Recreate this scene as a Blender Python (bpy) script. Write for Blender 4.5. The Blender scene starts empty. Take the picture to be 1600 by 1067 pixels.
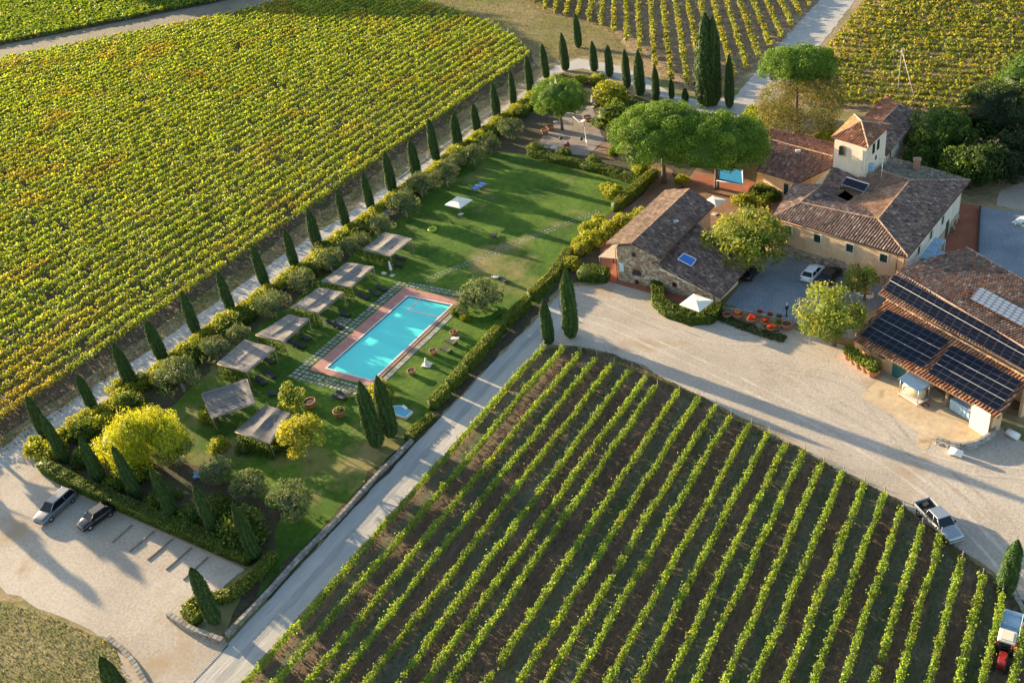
import bpy, math, random
import numpy as np
from mathutils import Vector, Matrix
scene = bpy.context.scene
COL = scene.collection
# ------------------------------------------------------------------ camera, sky, sun, exposure
CAMH = 70.0; FPX = 1499.1
M3 = np.array([[0.85473018, 0.18638741, -0.48445438],
               [0.50110267, -0.53973777, 0.67644604],
               [-0.1353973, -0.82094023, -0.5547294]])      # camera right / down / forward -> world
def _rot():
    r = M3[:, 0]; d = M3[:, 1]; f = M3[:, 2]
    m = Matrix(((r[0], -d[0], -f[0]), (r[1], -d[1], -f[1]), (r[2], -d[2], -f[2])))
    return m
cam_data = bpy.data.cameras.new('camera'); cam = bpy.data.objects.new('camera', cam_data); COL.objects.link(cam)
cam.matrix_world = Matrix.Translation((0, 0, CAMH)) @ _rot().to_4x4()
cam_data.sensor_width = 36.0; cam_data.lens = 36.0 * FPX / 1600.0
cam_data.clip_start = 0.5; cam_data.clip_end = 4000
scene.camera = cam
SUN_EL = 10.0; SUN_AZ = 169.0            # degrees; azimuth counter-clockwise from +X
world = bpy.data.worlds.new('World'); scene.world = world; world.use_nodes = True
wn = world.node_tree.nodes; wl = world.node_tree.links
sky = wn.new('ShaderNodeTexSky'); sky.sky_type = 'NISHITA'; sky.sun_disc = False
sky.sun_elevation = math.radians(SUN_EL); sky.sun_rotation = math.radians(90 - SUN_AZ)
sky.altitude = 200; sky.air_density = 1.0; sky.dust_density = 1.2; sky.ozone_density = 1.0
wn['Background'].inputs['Strength'].default_value = 0.10
wl.new(sky.outputs[0], wn['Background'].inputs['Color'])
sd = bpy.data.lights.new('sun', 'SUN'); sd.energy = 5.0; sd.angle = math.radians(0.6); sd.color = (1.0, 0.78, 0.48)
sun = bpy.data.objects.new('sun', sd); COL.objects.link(sun)
ce = math.cos(math.radians(SUN_EL))
SDIR = Vector((ce * math.cos(math.radians(SUN_AZ)), ce * math.sin(math.radians(SUN_AZ)), math.sin(math.radians(SUN_EL))))
sun.rotation_euler = SDIR.to_track_quat('Z', 'Y').to_euler(); sun.location = (-60, 80, 60)
scene.view_settings.view_transform = 'Standard'; scene.view_settings.look = 'None'
scene.view_settings.gamma = 1.0; scene.view_settings.use_curve_mapping = False
scene.view_settings.exposure = 2.0
scene.render.engine = 'CYCLES'
scene.cycles.max_bounces = 6; scene.cycles.diffuse_bounces = 3; scene.cycles.transparent_max_bounces = 8

# ------------------------------------------------------------------ helpers
RNG = np.random.default_rng(7); random.seed(7)
def W(px, py, h=0.0):                                        # where the line of sight through a photo point meets height h
    v = M3 @ np.array([(px - 800) / FPX, (py - 533.5) / FPX, 1.0]); t = (h - CAMH) / v[2]
    return (v[0] * t, v[1] * t)
def W3(px, py, h=0.0):
    x, y = W(px, py, h); return (x, y, h)
def inview(p, margin=90):                                    # vectorised: keep only what the camera could see
    q = (p - np.array([0, 0, CAMH])) @ M3
    z = np.maximum(q[:, 2], 1); x = q[:, 0] / z * FPX + 800; y = q[:, 1] / z * FPX + 533.5
    return (x > -margin) & (x < 1600 + margin) & (y > -margin) & (y < 1067 + margin)
ONES = ['first','second','third','fourth','fifth','sixth','seventh','eighth','ninth','tenth','eleventh','twelfth','thirteenth','fourteenth','fifteenth','sixteenth','seventeenth','eighteenth','nineteenth']
TENS = {2:'twent',3:'thirt',4:'fort',5:'fift',6:'sixt',7:'sevent',8:'eight',9:'ninet'}
def ordinal(n):
    if n < 20: return ONES[n-1]
    if n % 10 == 0: return TENS[n//10] + 'ieth'
    return TENS[n//10] + 'y-' + ONES[n % 10 - 1]
def tag(o, label=None, cat=None, group=None, kind=None):
    if label: o['label'] = label
    if cat: o['category'] = cat
    if group: o['group'] = group
    if kind: o['kind'] = kind
    return o
def thing(name, label, cat, loc=(0,0,0), rz=0.0, group=None, scale=1.0):
    o = bpy.data.objects.new(name, None); COL.objects.link(o)
    o.location = loc if len(loc) == 3 else (loc[0], loc[1], 0); o.rotation_euler = (0, 0, rz)
    o.scale = (scale,)*3 if not isinstance(scale, tuple) else scale
    o.empty_display_size = 0.3
    return tag(o, label, cat, group)
def put(name, mesh, parent=None, loc=None, rot=None, kind=None, label=None):
    o = bpy.data.objects.new(name, mesh); COL.objects.link(o)
    if parent: o.parent = parent
    if loc is not None: o.location = loc
    if rot is not None: o.rotation_euler = rot
    if kind: o['kind'] = kind
    if label: o['label'] = label
    return o
def copy_tree(o, parent=None):
    c = o.copy(); COL.objects.link(c)
    if parent: c.parent = parent
    for ch in o.children: copy_tree(ch, c)
    return c
class MB:                                                    # collects shapes, then becomes ONE mesh
    def __init__(s): s.v=[]; s.f=[]; s.m=[]; s.c=[]; s.smooth=[]
    def add(s, vs, fs, mi=0, col=(1,1,1), sm=False):
        b=len(s.v); s.v.extend(vs)
        for f in fs: s.f.append(tuple(i+b for i in f)); s.m.append(mi); s.smooth.append(sm)
        s.c.extend([col]*len(vs))
    def box(s, c, d, rz=0, mi=0, col=(1,1,1), rx=0, ry=0):
        hx,hy,hz = d[0]/2,d[1]/2,d[2]/2
        R = Matrix.Rotation(rz,3,'Z') @ Matrix.Rotation(ry,3,'Y') @ Matrix.Rotation(rx,3,'X')
        vs=[]
        for x,y,z in ((-1,-1,-1),(1,-1,-1),(1,1,-1),(-1,1,-1),(-1,-1,1),(1,-1,1),(1,1,1),(-1,1,1)):
            p = R @ Vector((x*hx,y*hy,z*hz)); vs.append((p.x+c[0],p.y+c[1],p.z+c[2]))
        s.add(vs, [(3,2,1,0),(4,5,6,7),(0,1,5,4),(1,2,6,5),(2,3,7,6),(3,0,4,7)], mi, col)
    def bev(s, c, d, b=0.03, rz=0, mi=0, col=(1,1,1), rx=0, ry=0):     # box with chamfered vertical and top edges
        hx,hy,hz = d[0]/2,d[1]/2,d[2]/2; b=min(b,hx*.9,hy*.9,hz*.9)
        R = Matrix.Rotation(rz,3,'Z') @ Matrix.Rotation(ry,3,'Y') @ Matrix.Rotation(rx,3,'X')
        def ring(ix,iy,z): return [(-ix+b,-iy,z),(ix-b,-iy,z),(ix,-iy+b,z),(ix,iy-b,z),(ix-b,iy,z),(-ix+b,iy,z),(-ix,iy-b,z),(-ix,-iy+b,z)]
        pts = ring(hx,hy,-hz)+ring(hx,hy,hz-b)+ring(hx-b*.8,hy-b*.8,hz)
        vs=[]
        for q in pts:
            p=R@Vector(q); vs.append((p.x+c[0],p.y+c[1],p.z+c[2]))
        fs=[tuple(range(7,-1,-1)), tuple(range(16,24))]
        for r in (0,8):
            for i in range(8): j=(i+1)%8; fs.append((r+i,r+j,r+8+j,r+8+i))
        s.add(vs,fs,mi,col)
    def tube(s, p, r, n=8, mi=0, col=(1,1,1), cap=True, sm=True):       # polyline p with radii r
        p=[Vector(q) for q in p]; r = r if hasattr(r,'__len__') else [r]*len(p)
        vs=[]; fs=[]
        for i,q in enumerate(p):
            t = (p[min(i+1,len(p)-1)]-p[max(i-1,0)]); t = t.normalized() if t.length>1e-6 else Vector((0,0,1))
            a = t.cross(Vector((0,0,1)) if abs(t.z)<.9 else Vector((1,0,0))).normalized(); b=t.cross(a)
            for k in range(n):
                th=2*math.pi*k/n; w=q+(a*math.cos(th)+b*math.sin(th))*r[i]; vs.append(tuple(w))
        for i in range(len(p)-1):
            for k in range(n): l=(k+1)%n; fs.append((i*n+k,i*n+l,(i+1)*n+l,(i+1)*n+k))
        if cap: fs.append(tuple(range(n-1,-1,-1))); fs.append(tuple((len(p)-1)*n+k for k in range(n)))
        s.add(vs,fs,mi,col,sm)
    def lathe(s, prof, c=(0,0,0), n=14, mi=0, col=(1,1,1), sm=True):
        vs=[]; fs=[]
        for r,z in prof:
            for k in range(n): th=2*math.pi*k/n; vs.append((c[0]+r*math.cos(th),c[1]+r*math.sin(th),c[2]+z))
        for i in range(len(prof)-1):
            for k in range(n): l=(k+1)%n; fs.append((i*n+k,i*n+l,(i+1)*n+l,(i+1)*n+k))
        s.add(vs,fs,mi,col,sm)
    def prism(s, poly, z0, z1, mi=0, col=(1,1,1), mtop=None):
        n=len(poly); zz0=z0 if hasattr(z0,'__len__') else [z0]*n; zz1=z1 if hasattr(z1,'__len__') else [z1]*n
        vs=[(poly[i][0],poly[i][1],zz0[i]) for i in range(n)]+[(poly[i][0],poly[i][1],zz1[i]) for i in range(n)]
        s.add(vs,[(i,(i+1)%n,n+(i+1)%n,n+i) for i in range(n)]+[tuple(range(n-1,-1,-1))],mi,col)
        s.add(vs[n:],[tuple(range(n))],mi if mtop is None else mtop,col)
    def poly(s, pts, mi=0, col=(1,1,1)): s.add([tuple(p) for p in pts],[tuple(range(len(pts)))],mi,col)
    def mesh(s, name, mats):
        me=bpy.data.meshes.new(name); me.from_pydata([tuple(map(float,v)) for v in s.v],[],s.f)
        for m in (mats if isinstance(mats,(list,tuple)) else [mats]): me.materials.append(m)
        me.polygons.foreach_set('material_index', s.m); me.polygons.foreach_set('use_smooth', s.smooth)
        ca=me.color_attributes.new('Col','FLOAT_COLOR','POINT')
        a=np.ones((len(s.v),4),dtype=np.float32); a[:,:3]=np.array(s.c,dtype=np.float32).reshape(-1,3)
        ca.data.foreach_set('color',a.ravel()); me.update(); return me
    def build(s, name, mats, parent=None, kind=None, label=None, loc=None, rot=None):
        return put(name, s.mesh(name,mats), parent, loc, rot, kind, label)
def np_mesh(name, V, Fq, C, mat, smooth=False):              # fast mesh of equal-sized faces (3 or 4 corners)
    me=bpy.data.meshes.new(name); nv=len(V); nf=len(Fq); k=Fq.shape[1]
    me.vertices.add(nv); me.vertices.foreach_set('co', V.astype(np.float32).ravel())
    me.loops.add(nf*k); me.loops.foreach_set('vertex_index', Fq.astype(np.int32).ravel())
    me.polygons.add(nf); me.polygons.foreach_set('loop_start', np.arange(0,nf*k,k,dtype=np.int32))
    me.polygons.foreach_set('loop_total', np.full(nf,k,dtype=np.int32))
    if smooth: me.polygons.foreach_set('use_smooth', np.ones(nf,dtype=bool))
    ca=me.color_attributes.new('Col','FLOAT_COLOR','POINT'); a=np.ones((nv,4),dtype=np.float32); a[:,:3]=C
    ca.data.foreach_set('color',a.ravel()); me.materials.append(mat); me.update(calc_edges=True); return me

# ------------------------------------------------------------------ materials
def newmat(name):
    m=bpy.data.materials.new(name); m.use_nodes=True; nt=m.node_tree; return m,nt,nt.nodes['Principled BSDF'],nt.nodes,nt.links
def N(nodes,t,**kw):
    n=nodes.new(t)
    for k,v in kw.items():
        if k in n.inputs: n.inputs[k].default_value=v
        else: setattr(n,k,v)
    return n
def ramp(nodes,stops,interp='LINEAR'):
    r=nodes.new('ShaderNodeValToRGB'); r.color_ramp.interpolation=interp; e=r.color_ramp.elements
    while len(e)>1: e.remove(e[-1])
    e[0].position=stops[0][0]; e[0].color=(*stops[0][1],1)
    for p,c in stops[1:]: q=e.new(p); q.color=(*c,1)
    return r
def mixc(nodes,links,fac,a,b,blend='MIX'):
    m=nodes.new('ShaderNodeMix'); m.data_type='RGBA'; m.blend_type=blend
    for s,x in ((0,fac),(6,a),(7,b)):
        if isinstance(x,(int,float)): m.inputs[s].default_value=x
        elif isinstance(x,tuple): m.inputs[s].default_value=(*x,1) if len(x)==3 else x
        else: links.new(x,m.inputs[s])
    return m.outputs[2]
def ground_mat(name, stops, scale=0.12, fine=3.0, bump=0.25, rough=0.95, patches=None, fine_amt=0.5, stretch=None, detail2=14.0):
    m,nt,b,n,l=newmat(name); tc=n.new('ShaderNodeTexCoord'); co=tc.outputs['Object']
    if stretch:
        mp=N(n,'ShaderNodeMapping'); mp.inputs['Rotation'].default_value=(0,0,stretch[0]); mp.inputs['Scale'].default_value=(stretch[1],stretch[2],1); l.new(co,mp.inputs[0]); co2=mp.outputs[0]
    else: co2=co
    a=N(n,'ShaderNodeTexNoise',Scale=scale,Detail=6.0,Roughness=0.65); l.new(co2,a.inputs['Vector'])
    r=ramp(n,stops); l.new(a.outputs['Fac'],r.inputs[0]); col=r.outputs[0]
    f=N(n,'ShaderNodeTexNoise',Scale=fine,Detail=5.0,Roughness=0.75); l.new(co2,f.inputs['Vector'])
    fr=ramp(n,[(0.25,(1-fine_amt,)*3),(0.5,(1,1,1)),(0.78,(1+fine_amt,)*3)]); l.new(f.outputs['Fac'],fr.inputs[0])
    col=mixc(n,l,1.0,col,fr.outputs[0],'MULTIPLY')
    if patches:
        for (pscale,lo,hi,pc,seed) in patches:
            q=N(n,'ShaderNodeTexNoise',Scale=pscale,Detail=5.0,Roughness=0.6); mp=N(n,'ShaderNodeMapping'); mp.inputs['Location'].default_value=(seed*13.7,seed*7.1,seed); l.new(co,mp.inputs[0]); l.new(mp.outputs[0],q.inputs['Vector'])
            rr=ramp(n,[(lo,(0,0,0)),(hi,(1,1,1))]); l.new(q.outputs['Fac'],rr.inputs[0])
            col=mixc(n,l,rr.outputs[0],col,pc)
    g=N(n,'ShaderNodeTexNoise',Scale=detail2,Detail=4.0,Roughness=0.8); l.new(co,g.inputs['Vector'])
    bp=N(n,'ShaderNodeBump',Strength=1.0,Distance=bump)
    mx=n.new('ShaderNodeMath'); mx.operation='ADD'; l.new(f.outputs['Fac'],mx.inputs[0])
    mh=n.new('ShaderNodeMath'); mh.operation='MULTIPLY'; mh.inputs[1].default_value=0.35; l.new(g.outputs['Fac'],mh.inputs[0]); l.new(mh.outputs[0],mx.inputs[1])
    l.new(mx.outputs[0],bp.inputs['Height']); l.new(bp.outputs[0],b.inputs['Normal'])
    l.new(col,b.inputs['Base Color']); b.inputs['Roughness'].default_value=rough; b.inputs['Specular IOR Level'].default_value=0.15
    return m
def plain(name, color, rough=0.7, metal=0.0, var=0.12, vscale=3.0, bump=0.0, spec=0.4, coat=0.0, usecol=False):
    m,nt,b,n,l=newmat(name); tc=n.new('ShaderNodeTexCoord')
    a=N(n,'ShaderNodeTexNoise',Scale=vscale,Detail=5.0,Roughness=0.65); l.new(tc.outputs['Object'],a.inputs['Vector'])
    r=ramp(n,[(0.3,(1-var,)*3),(0.7,(1+var,)*3)]); l.new(a.outputs['Fac'],r.inputs[0])
    base=color
    if usecol:
        at=N(n,'ShaderNodeVertexColor'); at.layer_name='Col'; base=mixc(n,l,1.0,at.outputs[0],color,'MULTIPLY')
    l.new(mixc(n,l,1.0,base,r.outputs[0],'MULTIPLY'),b.inputs['Base Color'])
    b.inputs['Roughness'].default_value=rough; b.inputs['Metallic'].default_value=metal; b.inputs['Specular IOR Level'].default_value=spec
    b.inputs['Coat Weight'].default_value=coat
    if bump:
        bp=N(n,'ShaderNodeBump',Strength=1.0,Distance=bump); l.new(a.outputs['Fac'],bp.inputs['Height']); l.new(bp.outputs[0],b.inputs['Normal'])
    return m
def leaf_mat(name, trans=0.42, rough=0.6, tcol=(1.25,1.1,0.45)):
    m,nt,b,n,l=newmat(name); at=N(n,'ShaderNodeVertexColor'); at.layer_name='Col'
    b.inputs['Roughness'].default_value=rough; b.inputs['Specular IOR Level'].default_value=0.25
    l.new(at.outputs[0],b.inputs['Base Color'])
    t=n.new('ShaderNodeBsdfTranslucent'); l.new(mixc(n,l,1.0,at.outputs[0],tcol,'MULTIPLY'),t.inputs['Color'])
    mx=n.new('ShaderNodeMixShader'); mx.inputs[0].default_value=trans
    l.new(b.outputs[0],mx.inputs[1]); l.new(t.outputs[0],mx.inputs[2]); l.new(mx.outputs[0],n['Material Output'].inputs['Surface']); return m
LEAF=leaf_mat('leaf_broad',0.45); NEEDLE=leaf_mat('leaf_needle',0.22,0.7,(1.1,1.1,0.6)); SILVER=leaf_mat('leaf_silver',0.3,0.75,(1.1,1.1,0.8))
BARK=plain('bark',(0.14,0.10,0.07),0.9,var=0.3,vscale=6,bump=0.02)
BARKP=plain('pale_bark',(0.26,0.22,0.17),0.9,var=0.3,vscale=6)
WOODP=plain('weathered_post',(0.30,0.25,0.19),0.85,var=0.25,vscale=5)
WOODB=plain('garden_timber',(0.24,0.17,0.11),0.85,var=0.3,vscale=4)
IRON=plain('dark_iron',(0.03,0.03,0.033),0.5,0.6)
STEEL=plain('galvanised_steel',(0.42,0.43,0.44),0.4,0.8)
WHITE=plain('white_paint',(0.78,0.77,0.74),0.5,var=0.05)
CANVAS=plain('parasol_canvas',(0.72,0.69,0.62),0.85,var=0.06,vscale=2)
TERRA=plain('terracotta_pot',(0.40,0.17,0.09),0.8,var=0.25,vscale=5)
SOIL=plain('potting_soil',(0.06,0.04,0.03),0.95,var=0.3,vscale=8)
FABRIC=plain('dark_sling_fabric',(0.035,0.035,0.045),0.75,var=0.15)
GREENDOOR=plain('dark_green_shutter',(0.015,0.045,0.035),0.55,var=0.15)
STONE=plain('field_stone',(1,1,1),0.92,var=0.25,vscale=2.5,bump=0.02,usecol=True,spec=0.15)
MORTAR=plain('lime_mortar',(0.33,0.27,0.20),0.95,var=0.25,vscale=2,bump=0.02)
TILE=plain('roof_tile',(1,1,1),0.88,var=0.28,vscale=1.6,usecol=True,spec=0.15)
def plaster(name,color,stain=(0.5,0.42,0.34)):
    m,nt,b,n,l=newmat(name); tc=n.new('ShaderNodeTexCoord'); mp=N(n,'ShaderNodeMapping'); mp.inputs['Scale'].default_value=(1,1,0.35); l.new(tc.outputs['Object'],mp.inputs[0])
    a=N(n,'ShaderNodeTexNoise',Scale=0.9,Detail=7.0,Roughness=0.7); l.new(mp.outputs[0],a.inputs['Vector']); r=ramp(n,[(0.42,(0,0,0)),(0.72,(1,1,1))]); l.new(a.outputs['Fac'],r.inputs[0])
    l.new(mixc(n,l,r.outputs[0],color,tuple(c*s for c,s in zip(color,stain))),b.inputs['Base Color']); b.inputs['Roughness'].default_value=0.92
    f=N(n,'ShaderNodeTexNoise',Scale=12.0,Detail=4.0); l.new(tc.outputs['Object'],f.inputs['Vector']); bp=N(n,'ShaderNodeBump',Strength=0.5,Distance=0.02); l.new(f.outputs['Fac'],bp.inputs['Height']); l.new(bp.outputs[0],b.inputs['Normal']); return m
PLASTER=plaster('ochre_plaster',(0.74,0.50,0.30),(0.78,0.74,0.68)); CREAM=plaster('cream_plaster',(0.76,0.66,0.53),(0.8,0.77,0.73)); PALEW=plaster('pale_plaster',(0.66,0.62,0.55),(0.7,0.66,0.6))
GLASS=plain('dark_window_glass',(0.02,0.025,0.03),0.08,0,var=0.05,spec=0.8)
M_BASE=ground_mat('dry_meadow',[(0.30,(0.16,0.13,0.065)),(0.5,(0.29,0.22,0.12)),(0.7,(0.42,0.32,0.185))],0.07,1.2,0.12,patches=[(0.05,0.5,0.62,(0.15,0.165,0.05),3),(0.3,0.58,0.7,(0.20,0.13,0.08),5)],fine_amt=0.55,stretch=(0.4,1,2.2))
M_SOILL=ground_mat('left_vineyard_soil',[(0.3,(0.075,0.055,0.04)),(0.55,(0.12,0.09,0.065)),(0.75,(0.17,0.13,0.085))],0.15,1.6,0.12,patches=[(0.12,0.5,0.62,(0.07,0.08,0.035),2)],stretch=(0,2.4,0.5))
M_SOILF=ground_mat('front_vineyard_soil',[(0.3,(0.105,0.07,0.046)),(0.5,(0.145,0.098,0.066)),(0.72,(0.19,0.135,0.095))],0.25,2.2,0.12,stretch=(0,2.0,0.5),fine_amt=0.55)
M_GALLEY=ground_mat('grassed_alley',[(0.3,(0.065,0.088,0.035)),(0.5,(0.11,0.115,0.07)),(0.72,(0.165,0.15,0.11))],0.22,2.5,0.10,stretch=(0,2.0,0.7),fine_amt=0.55)
M_SOILT=ground_mat('top_vineyard_soil',[(0.3,(0.21,0.14,0.09)),(0.5,(0.32,0.23,0.145)),(0.7,(0.44,0.33,0.21))],0.2,1.4,0.12,stretch=(math.radians(65),0.35,2.6),fine_amt=0.5)
M_GRAVEL=ground_mat('pale_gravel',[(0.28,(0.33,0.28,0.225)),(0.5,(0.43,0.37,0.305)),(0.74,(0.52,0.455,0.385))],0.06,3.2,0.035,patches=[(0.16,0.56,0.7,(0.36,0.27,0.18),1)],fine_amt=0.34,detail2=12)
M_ROAD=ground_mat('lane_gravel',[(0.3,(0.34,0.33,0.31)),(0.5,(0.41,0.39,0.36)),(0.7,(0.47,0.44,0.40))],0.10,1.8,0.05,stretch=(0,1.8,0.25),fine_amt=0.16)
M_TRACK=ground_mat('wheel_track',[(0.3,(0.30,0.295,0.28)),(0.6,(0.36,0.35,0.325)),(0.8,(0.42,0.40,0.37))],0.15,1.6,0.04,stretch=(0,1.8,0.2),fine_amt=0.2)
M_LAWN=ground_mat('mown_lawn',[(0.30,(0.03,0.07,0.008)),(0.5,(0.06,0.125,0.012)),(0.72,(0.12,0.20,0.02))],0.12,1.3,0.10,patches=[(0.075,0.56,0.68,(0.24,0.20,0.08),4),(0.5,0.62,0.78,(0.13,0.19,0.03),8)],fine_amt=0.45)
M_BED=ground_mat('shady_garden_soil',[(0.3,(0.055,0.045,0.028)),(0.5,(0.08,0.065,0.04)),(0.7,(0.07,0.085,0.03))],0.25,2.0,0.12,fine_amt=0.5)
M_REDP=ground_mat('terracotta_paving',[(0.3,(0.28,0.095,0.055)),(0.6,(0.36,0.13,0.075)),(0.8,(0.40,0.17,0.10))],0.5,6.0,0.02,fine_amt=0.25,rough=0.8)
M_DECK=ground_mat('pink_deck_paving',[(0.3,(0.38,0.17,0.14)),(0.6,(0.46,0.23,0.19)),(0.8,(0.52,0.29,0.24))],0.5,5.0,0.02,fine_amt=0.22,rough=0.8)
M_COURT=ground_mat('shade_blue_gravel',[(0.3,(0.17,0.20,0.23)),(0.5,(0.23,0.26,0.29)),(0.7,(0.30,0.32,0.34))],0.2,3.5,0.06,fine_amt=0.45)  # blue-grey carries the stable court's shade; that gravel is warm where lit
M_CONC=ground_mat('ochre_concrete',[(0.3,(0.42,0.31,0.19)),(0.5,(0.52,0.40,0.26)),(0.7,(0.60,0.48,0.33))],0.18,1.5,0.02,fine_amt=0.22,patches=[(0.35,0.6,0.7,(0.34,0.25,0.16),6)])
M_PLAY=ground_mat('worn_play_terrace',[(0.3,(0.22,0.18,0.15)),(0.6,(0.29,0.235,0.20)),(0.8,(0.34,0.27,0.22))],0.3,3.0,0.03,fine_amt=0.2)
M_DIRT=ground_mat('reddish_dirt_path',[(0.3,(0.20,0.11,0.07)),(0.6,(0.30,0.18,0.11)),(0.8,(0.36,0.24,0.14))],0.3,2.5,0.08,fine_amt=0.4)
M_SLAB=plain('garden_stone_slab',(0.32,0.31,0.29),0.9,var=0.25,vscale=1.2,usecol=True)
M_GPATH=ground_mat('far_dirt_track',[(0.3,(0.15,0.135,0.10)),(0.6,(0.22,0.19,0.145)),(0.8,(0.27,0.23,0.18))],0.12,1.2,0.08,fine_amt=0.35)

# ------------------------------------------------------------------ ground sheets
def jag(poly, amp, step=2.0, seed=0):
    rg=np.random.default_rng(seed+11); out=[]; n=len(poly)
    for i in range(n):
        a=np.array(poly[i][:2]); b=np.array(poly[(i+1)%n][:2]); L=np.hypot(*(b-a)); k=max(1,int(L/step))
        t=(b-a)/max(L,1e-6); nr=np.array([-t[1],t[0]])
        for j in range(k):
            p=a+(b-a)*j/k
            if amp: p=p+nr*rg.normal(0,amp)+t*rg.normal(0,amp*.3)
            out.append(tuple(p))
    return out
LV=[0.0]
POOLHOLE=[(-81.7,71.7),(-81.7,90.3),(-74.1,90.3),(-74.1,71.7)]
def sheet(name, poly, mat, lvl, amp=0.0, step=2.0, seed=0, kind='structure', parent=None, hole=None):
    import bmesh
    z=0.004*lvl; pts=jag(poly,amp,step,seed); bm=bmesh.new(); vs=[bm.verts.new((p[0],p[1],z)) for p in pts]
    if hole:                                                 # the pool basin stays open to the sky
        es=[bm.edges.new((vs[i],vs[(i+1)%len(vs)])) for i in range(len(vs))]; hv=[bm.verts.new((p[0],p[1],z)) for p in hole]
        es+=[bm.edges.new((hv[i],hv[(i+1)%len(hv)])) for i in range(len(hv))]
        bmesh.ops.triangle_fill(bm,use_beauty=True,use_dissolve=False,edges=es,normal=(0,0,1))
        bmesh.ops.recalc_face_normals(bm,faces=bm.faces)
        if sum(f.normal.z for f in bm.faces)<0: bmesh.ops.reverse_faces(bm,faces=bm.faces)
    else:
        f=bm.faces.new(vs); f.normal_update()
        if f.normal.z<0: f.normal_flip()
        bmesh.ops.triangulate(bm,faces=[f])
    me=bpy.data.meshes.new(name); bm.to_mesh(me); bm.free(); me.materials.append(mat)
    return put(name,me,parent,kind=kind)
def PX(*pts,h=0.0): return [W(a,b,h) for a,b in pts]
def inpoly(pts, poly):
    x=pts[:,0]; y=pts[:,1]; ins=np.zeros(len(pts),bool); n=len(poly); j=n-1
    for i in range(n):
        xi,yi=poly[i][:2]; xj,yj=poly[j][:2]
        c=((yi>y)!=(yj>y))&(x<(xj-xi)*(y-yi)/((yj-yi) if yj!=yi else 1e-9)+xi); ins^=c; j=i
    return ins
sheet('ground',[(-1500,-300),(700,-300),(700,1500),(-1500,1500)],M_BASE,0,0,40,hole=POOLHOLE)
# left vineyard plot, top plots
LV_POLY=[(-114.0,20),(-114.2,186),(-119,192),(-128,202),(-145,213),(-181,232),(-222,236),(-234,213),(-269,180),(-314,138),(-420,38),(-420,20)]
sheet('left_vineyard_soil',LV_POLY,M_SOILL,1,0.4,3,1)
TL_POLY=[(-248,230),(-268,209),(-306,173),(-426,72),(-520,60),(-520,300),(-235,300)]
sheet('far_vineyard_soil',TL_POLY,M_SOILL,1,0.4,3,2)
sheet('far_dirt_track',[(-220,236),(-233,214),(-268,181),(-313,139),(-420,40),(-440,60),(-307,173),(-269,209),(-248,231),(-240,240)],M_GPATH,2,0.35,3,3)
TC_POLY=PX((780,-40),(806,-6),(850,22),(900,34),(930,44),(968,62),(1003,96),(1052,136),(1098,152),(1125,150),(1160,120),(1225,66),(1270,12),(1310,-40))
sheet('top_vineyard_soil',TC_POLY,M_SOILT,1,0.5,2.5,4)
TR_POLY=[(-52.5,172),(-53,250),(40,250),(40,158),(-20,160),(-30,168)]
sheet('upper_right_vineyard_soil',TR_POLY,M_SOILT,1,0.5,2.5,5)
# lanes and gravel
LANE=PX((-60,800),(0,735),(95,674),(192,604),(400,472),(550,372),(700,262),(812,158),(850,127),(882,112),(912,107),(955,119),(1005,142),(1060,163),(1105,180),(1142,184),(1205,184),(1235,130),(1345,-10),(1375,-50),(1315,-50),(1282,0),(1225,60),(1150,150),(1100,158),(1050,147),(1000,116),(955,100),(905,92),(868,104),(800,158),(700,232),(450,394),(235,546),(0,700),(-60,738))
sheet('gravel_lane',LANE,M_ROAD,5,0.12,1.5,6)
LOT=PX((-80,760),(0,700),(60,690),(70,735),(150,772),(240,820),(330,862),(395,884),(372,900),(350,915),(330,975),(262,962),(360,1006),(300,1090),(215,1140),(200,1067),(175,1000),(120,975),(60,950),(0,918),(-80,890))
sheet('gravel_car_park',LOT,M_GRAVEL,4,0.2,1.5,7)
FR=[(-61.5,10),(-61.4,52),(-61.2,70),(-60.8,84.5),(-60.5,97),(-56.0,90),(-56.8,78),(-57.1,52.5),(-57.2,10)]
YARD=[(-61.0,84)]+PX((845,500),(868,470),(880,448),(930,446),(960,438),(1040,462),(1028,490),(1080,512),(1122,495),(1240,515),(1330,545),(1420,575),(1480,615),(1560,665),(1600,690),(1650,640),(1700,760),(1700,1000),(1598,935),(1560,895),(1500,858),(1400,780),(1250,700),(1100,622),(1040,590),(960,552),(870,538))
sheet('gravel_yard',YARD,M_GRAVEL,3,0.18,1.5,8)
sheet('gravel_road',FR,M_ROAD,6,0.08,1.5,9)
for i,(xa,xb) in enumerate(((-59.6,-58.7),)):
    sheet('wheel_track',[(xa,8),(xa,80),(xa+.4,92),(xb+.4,92),(xb,80),(xb,8)],M_TRACK,7,0.07,1.0,20+i)
for i,(xa,xb) in enumerate(((-108.7,-108.1),)):
    sheet('wheel_track',[(xa,46),(xa,100),(xa+.5,160),(xb+.5,160),(xb,100),(xb,46)],M_TRACK,7,0.07,1.0,30+i)
M_TYRE=ground_mat('tyre_worn_gravel',[(0.3,(0.32,0.27,0.22)),(0.5,(0.41,0.35,0.29)),(0.72,(0.50,0.435,0.365))],0.3,3.0,0.03,fine_amt=0.35)
M_TYREP=ground_mat('pale_swept_gravel',[(0.3,(0.37,0.32,0.265)),(0.5,(0.465,0.40,0.335)),(0.72,(0.55,0.49,0.42))],0.3,3.0,0.03,fine_amt=0.3)
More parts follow.
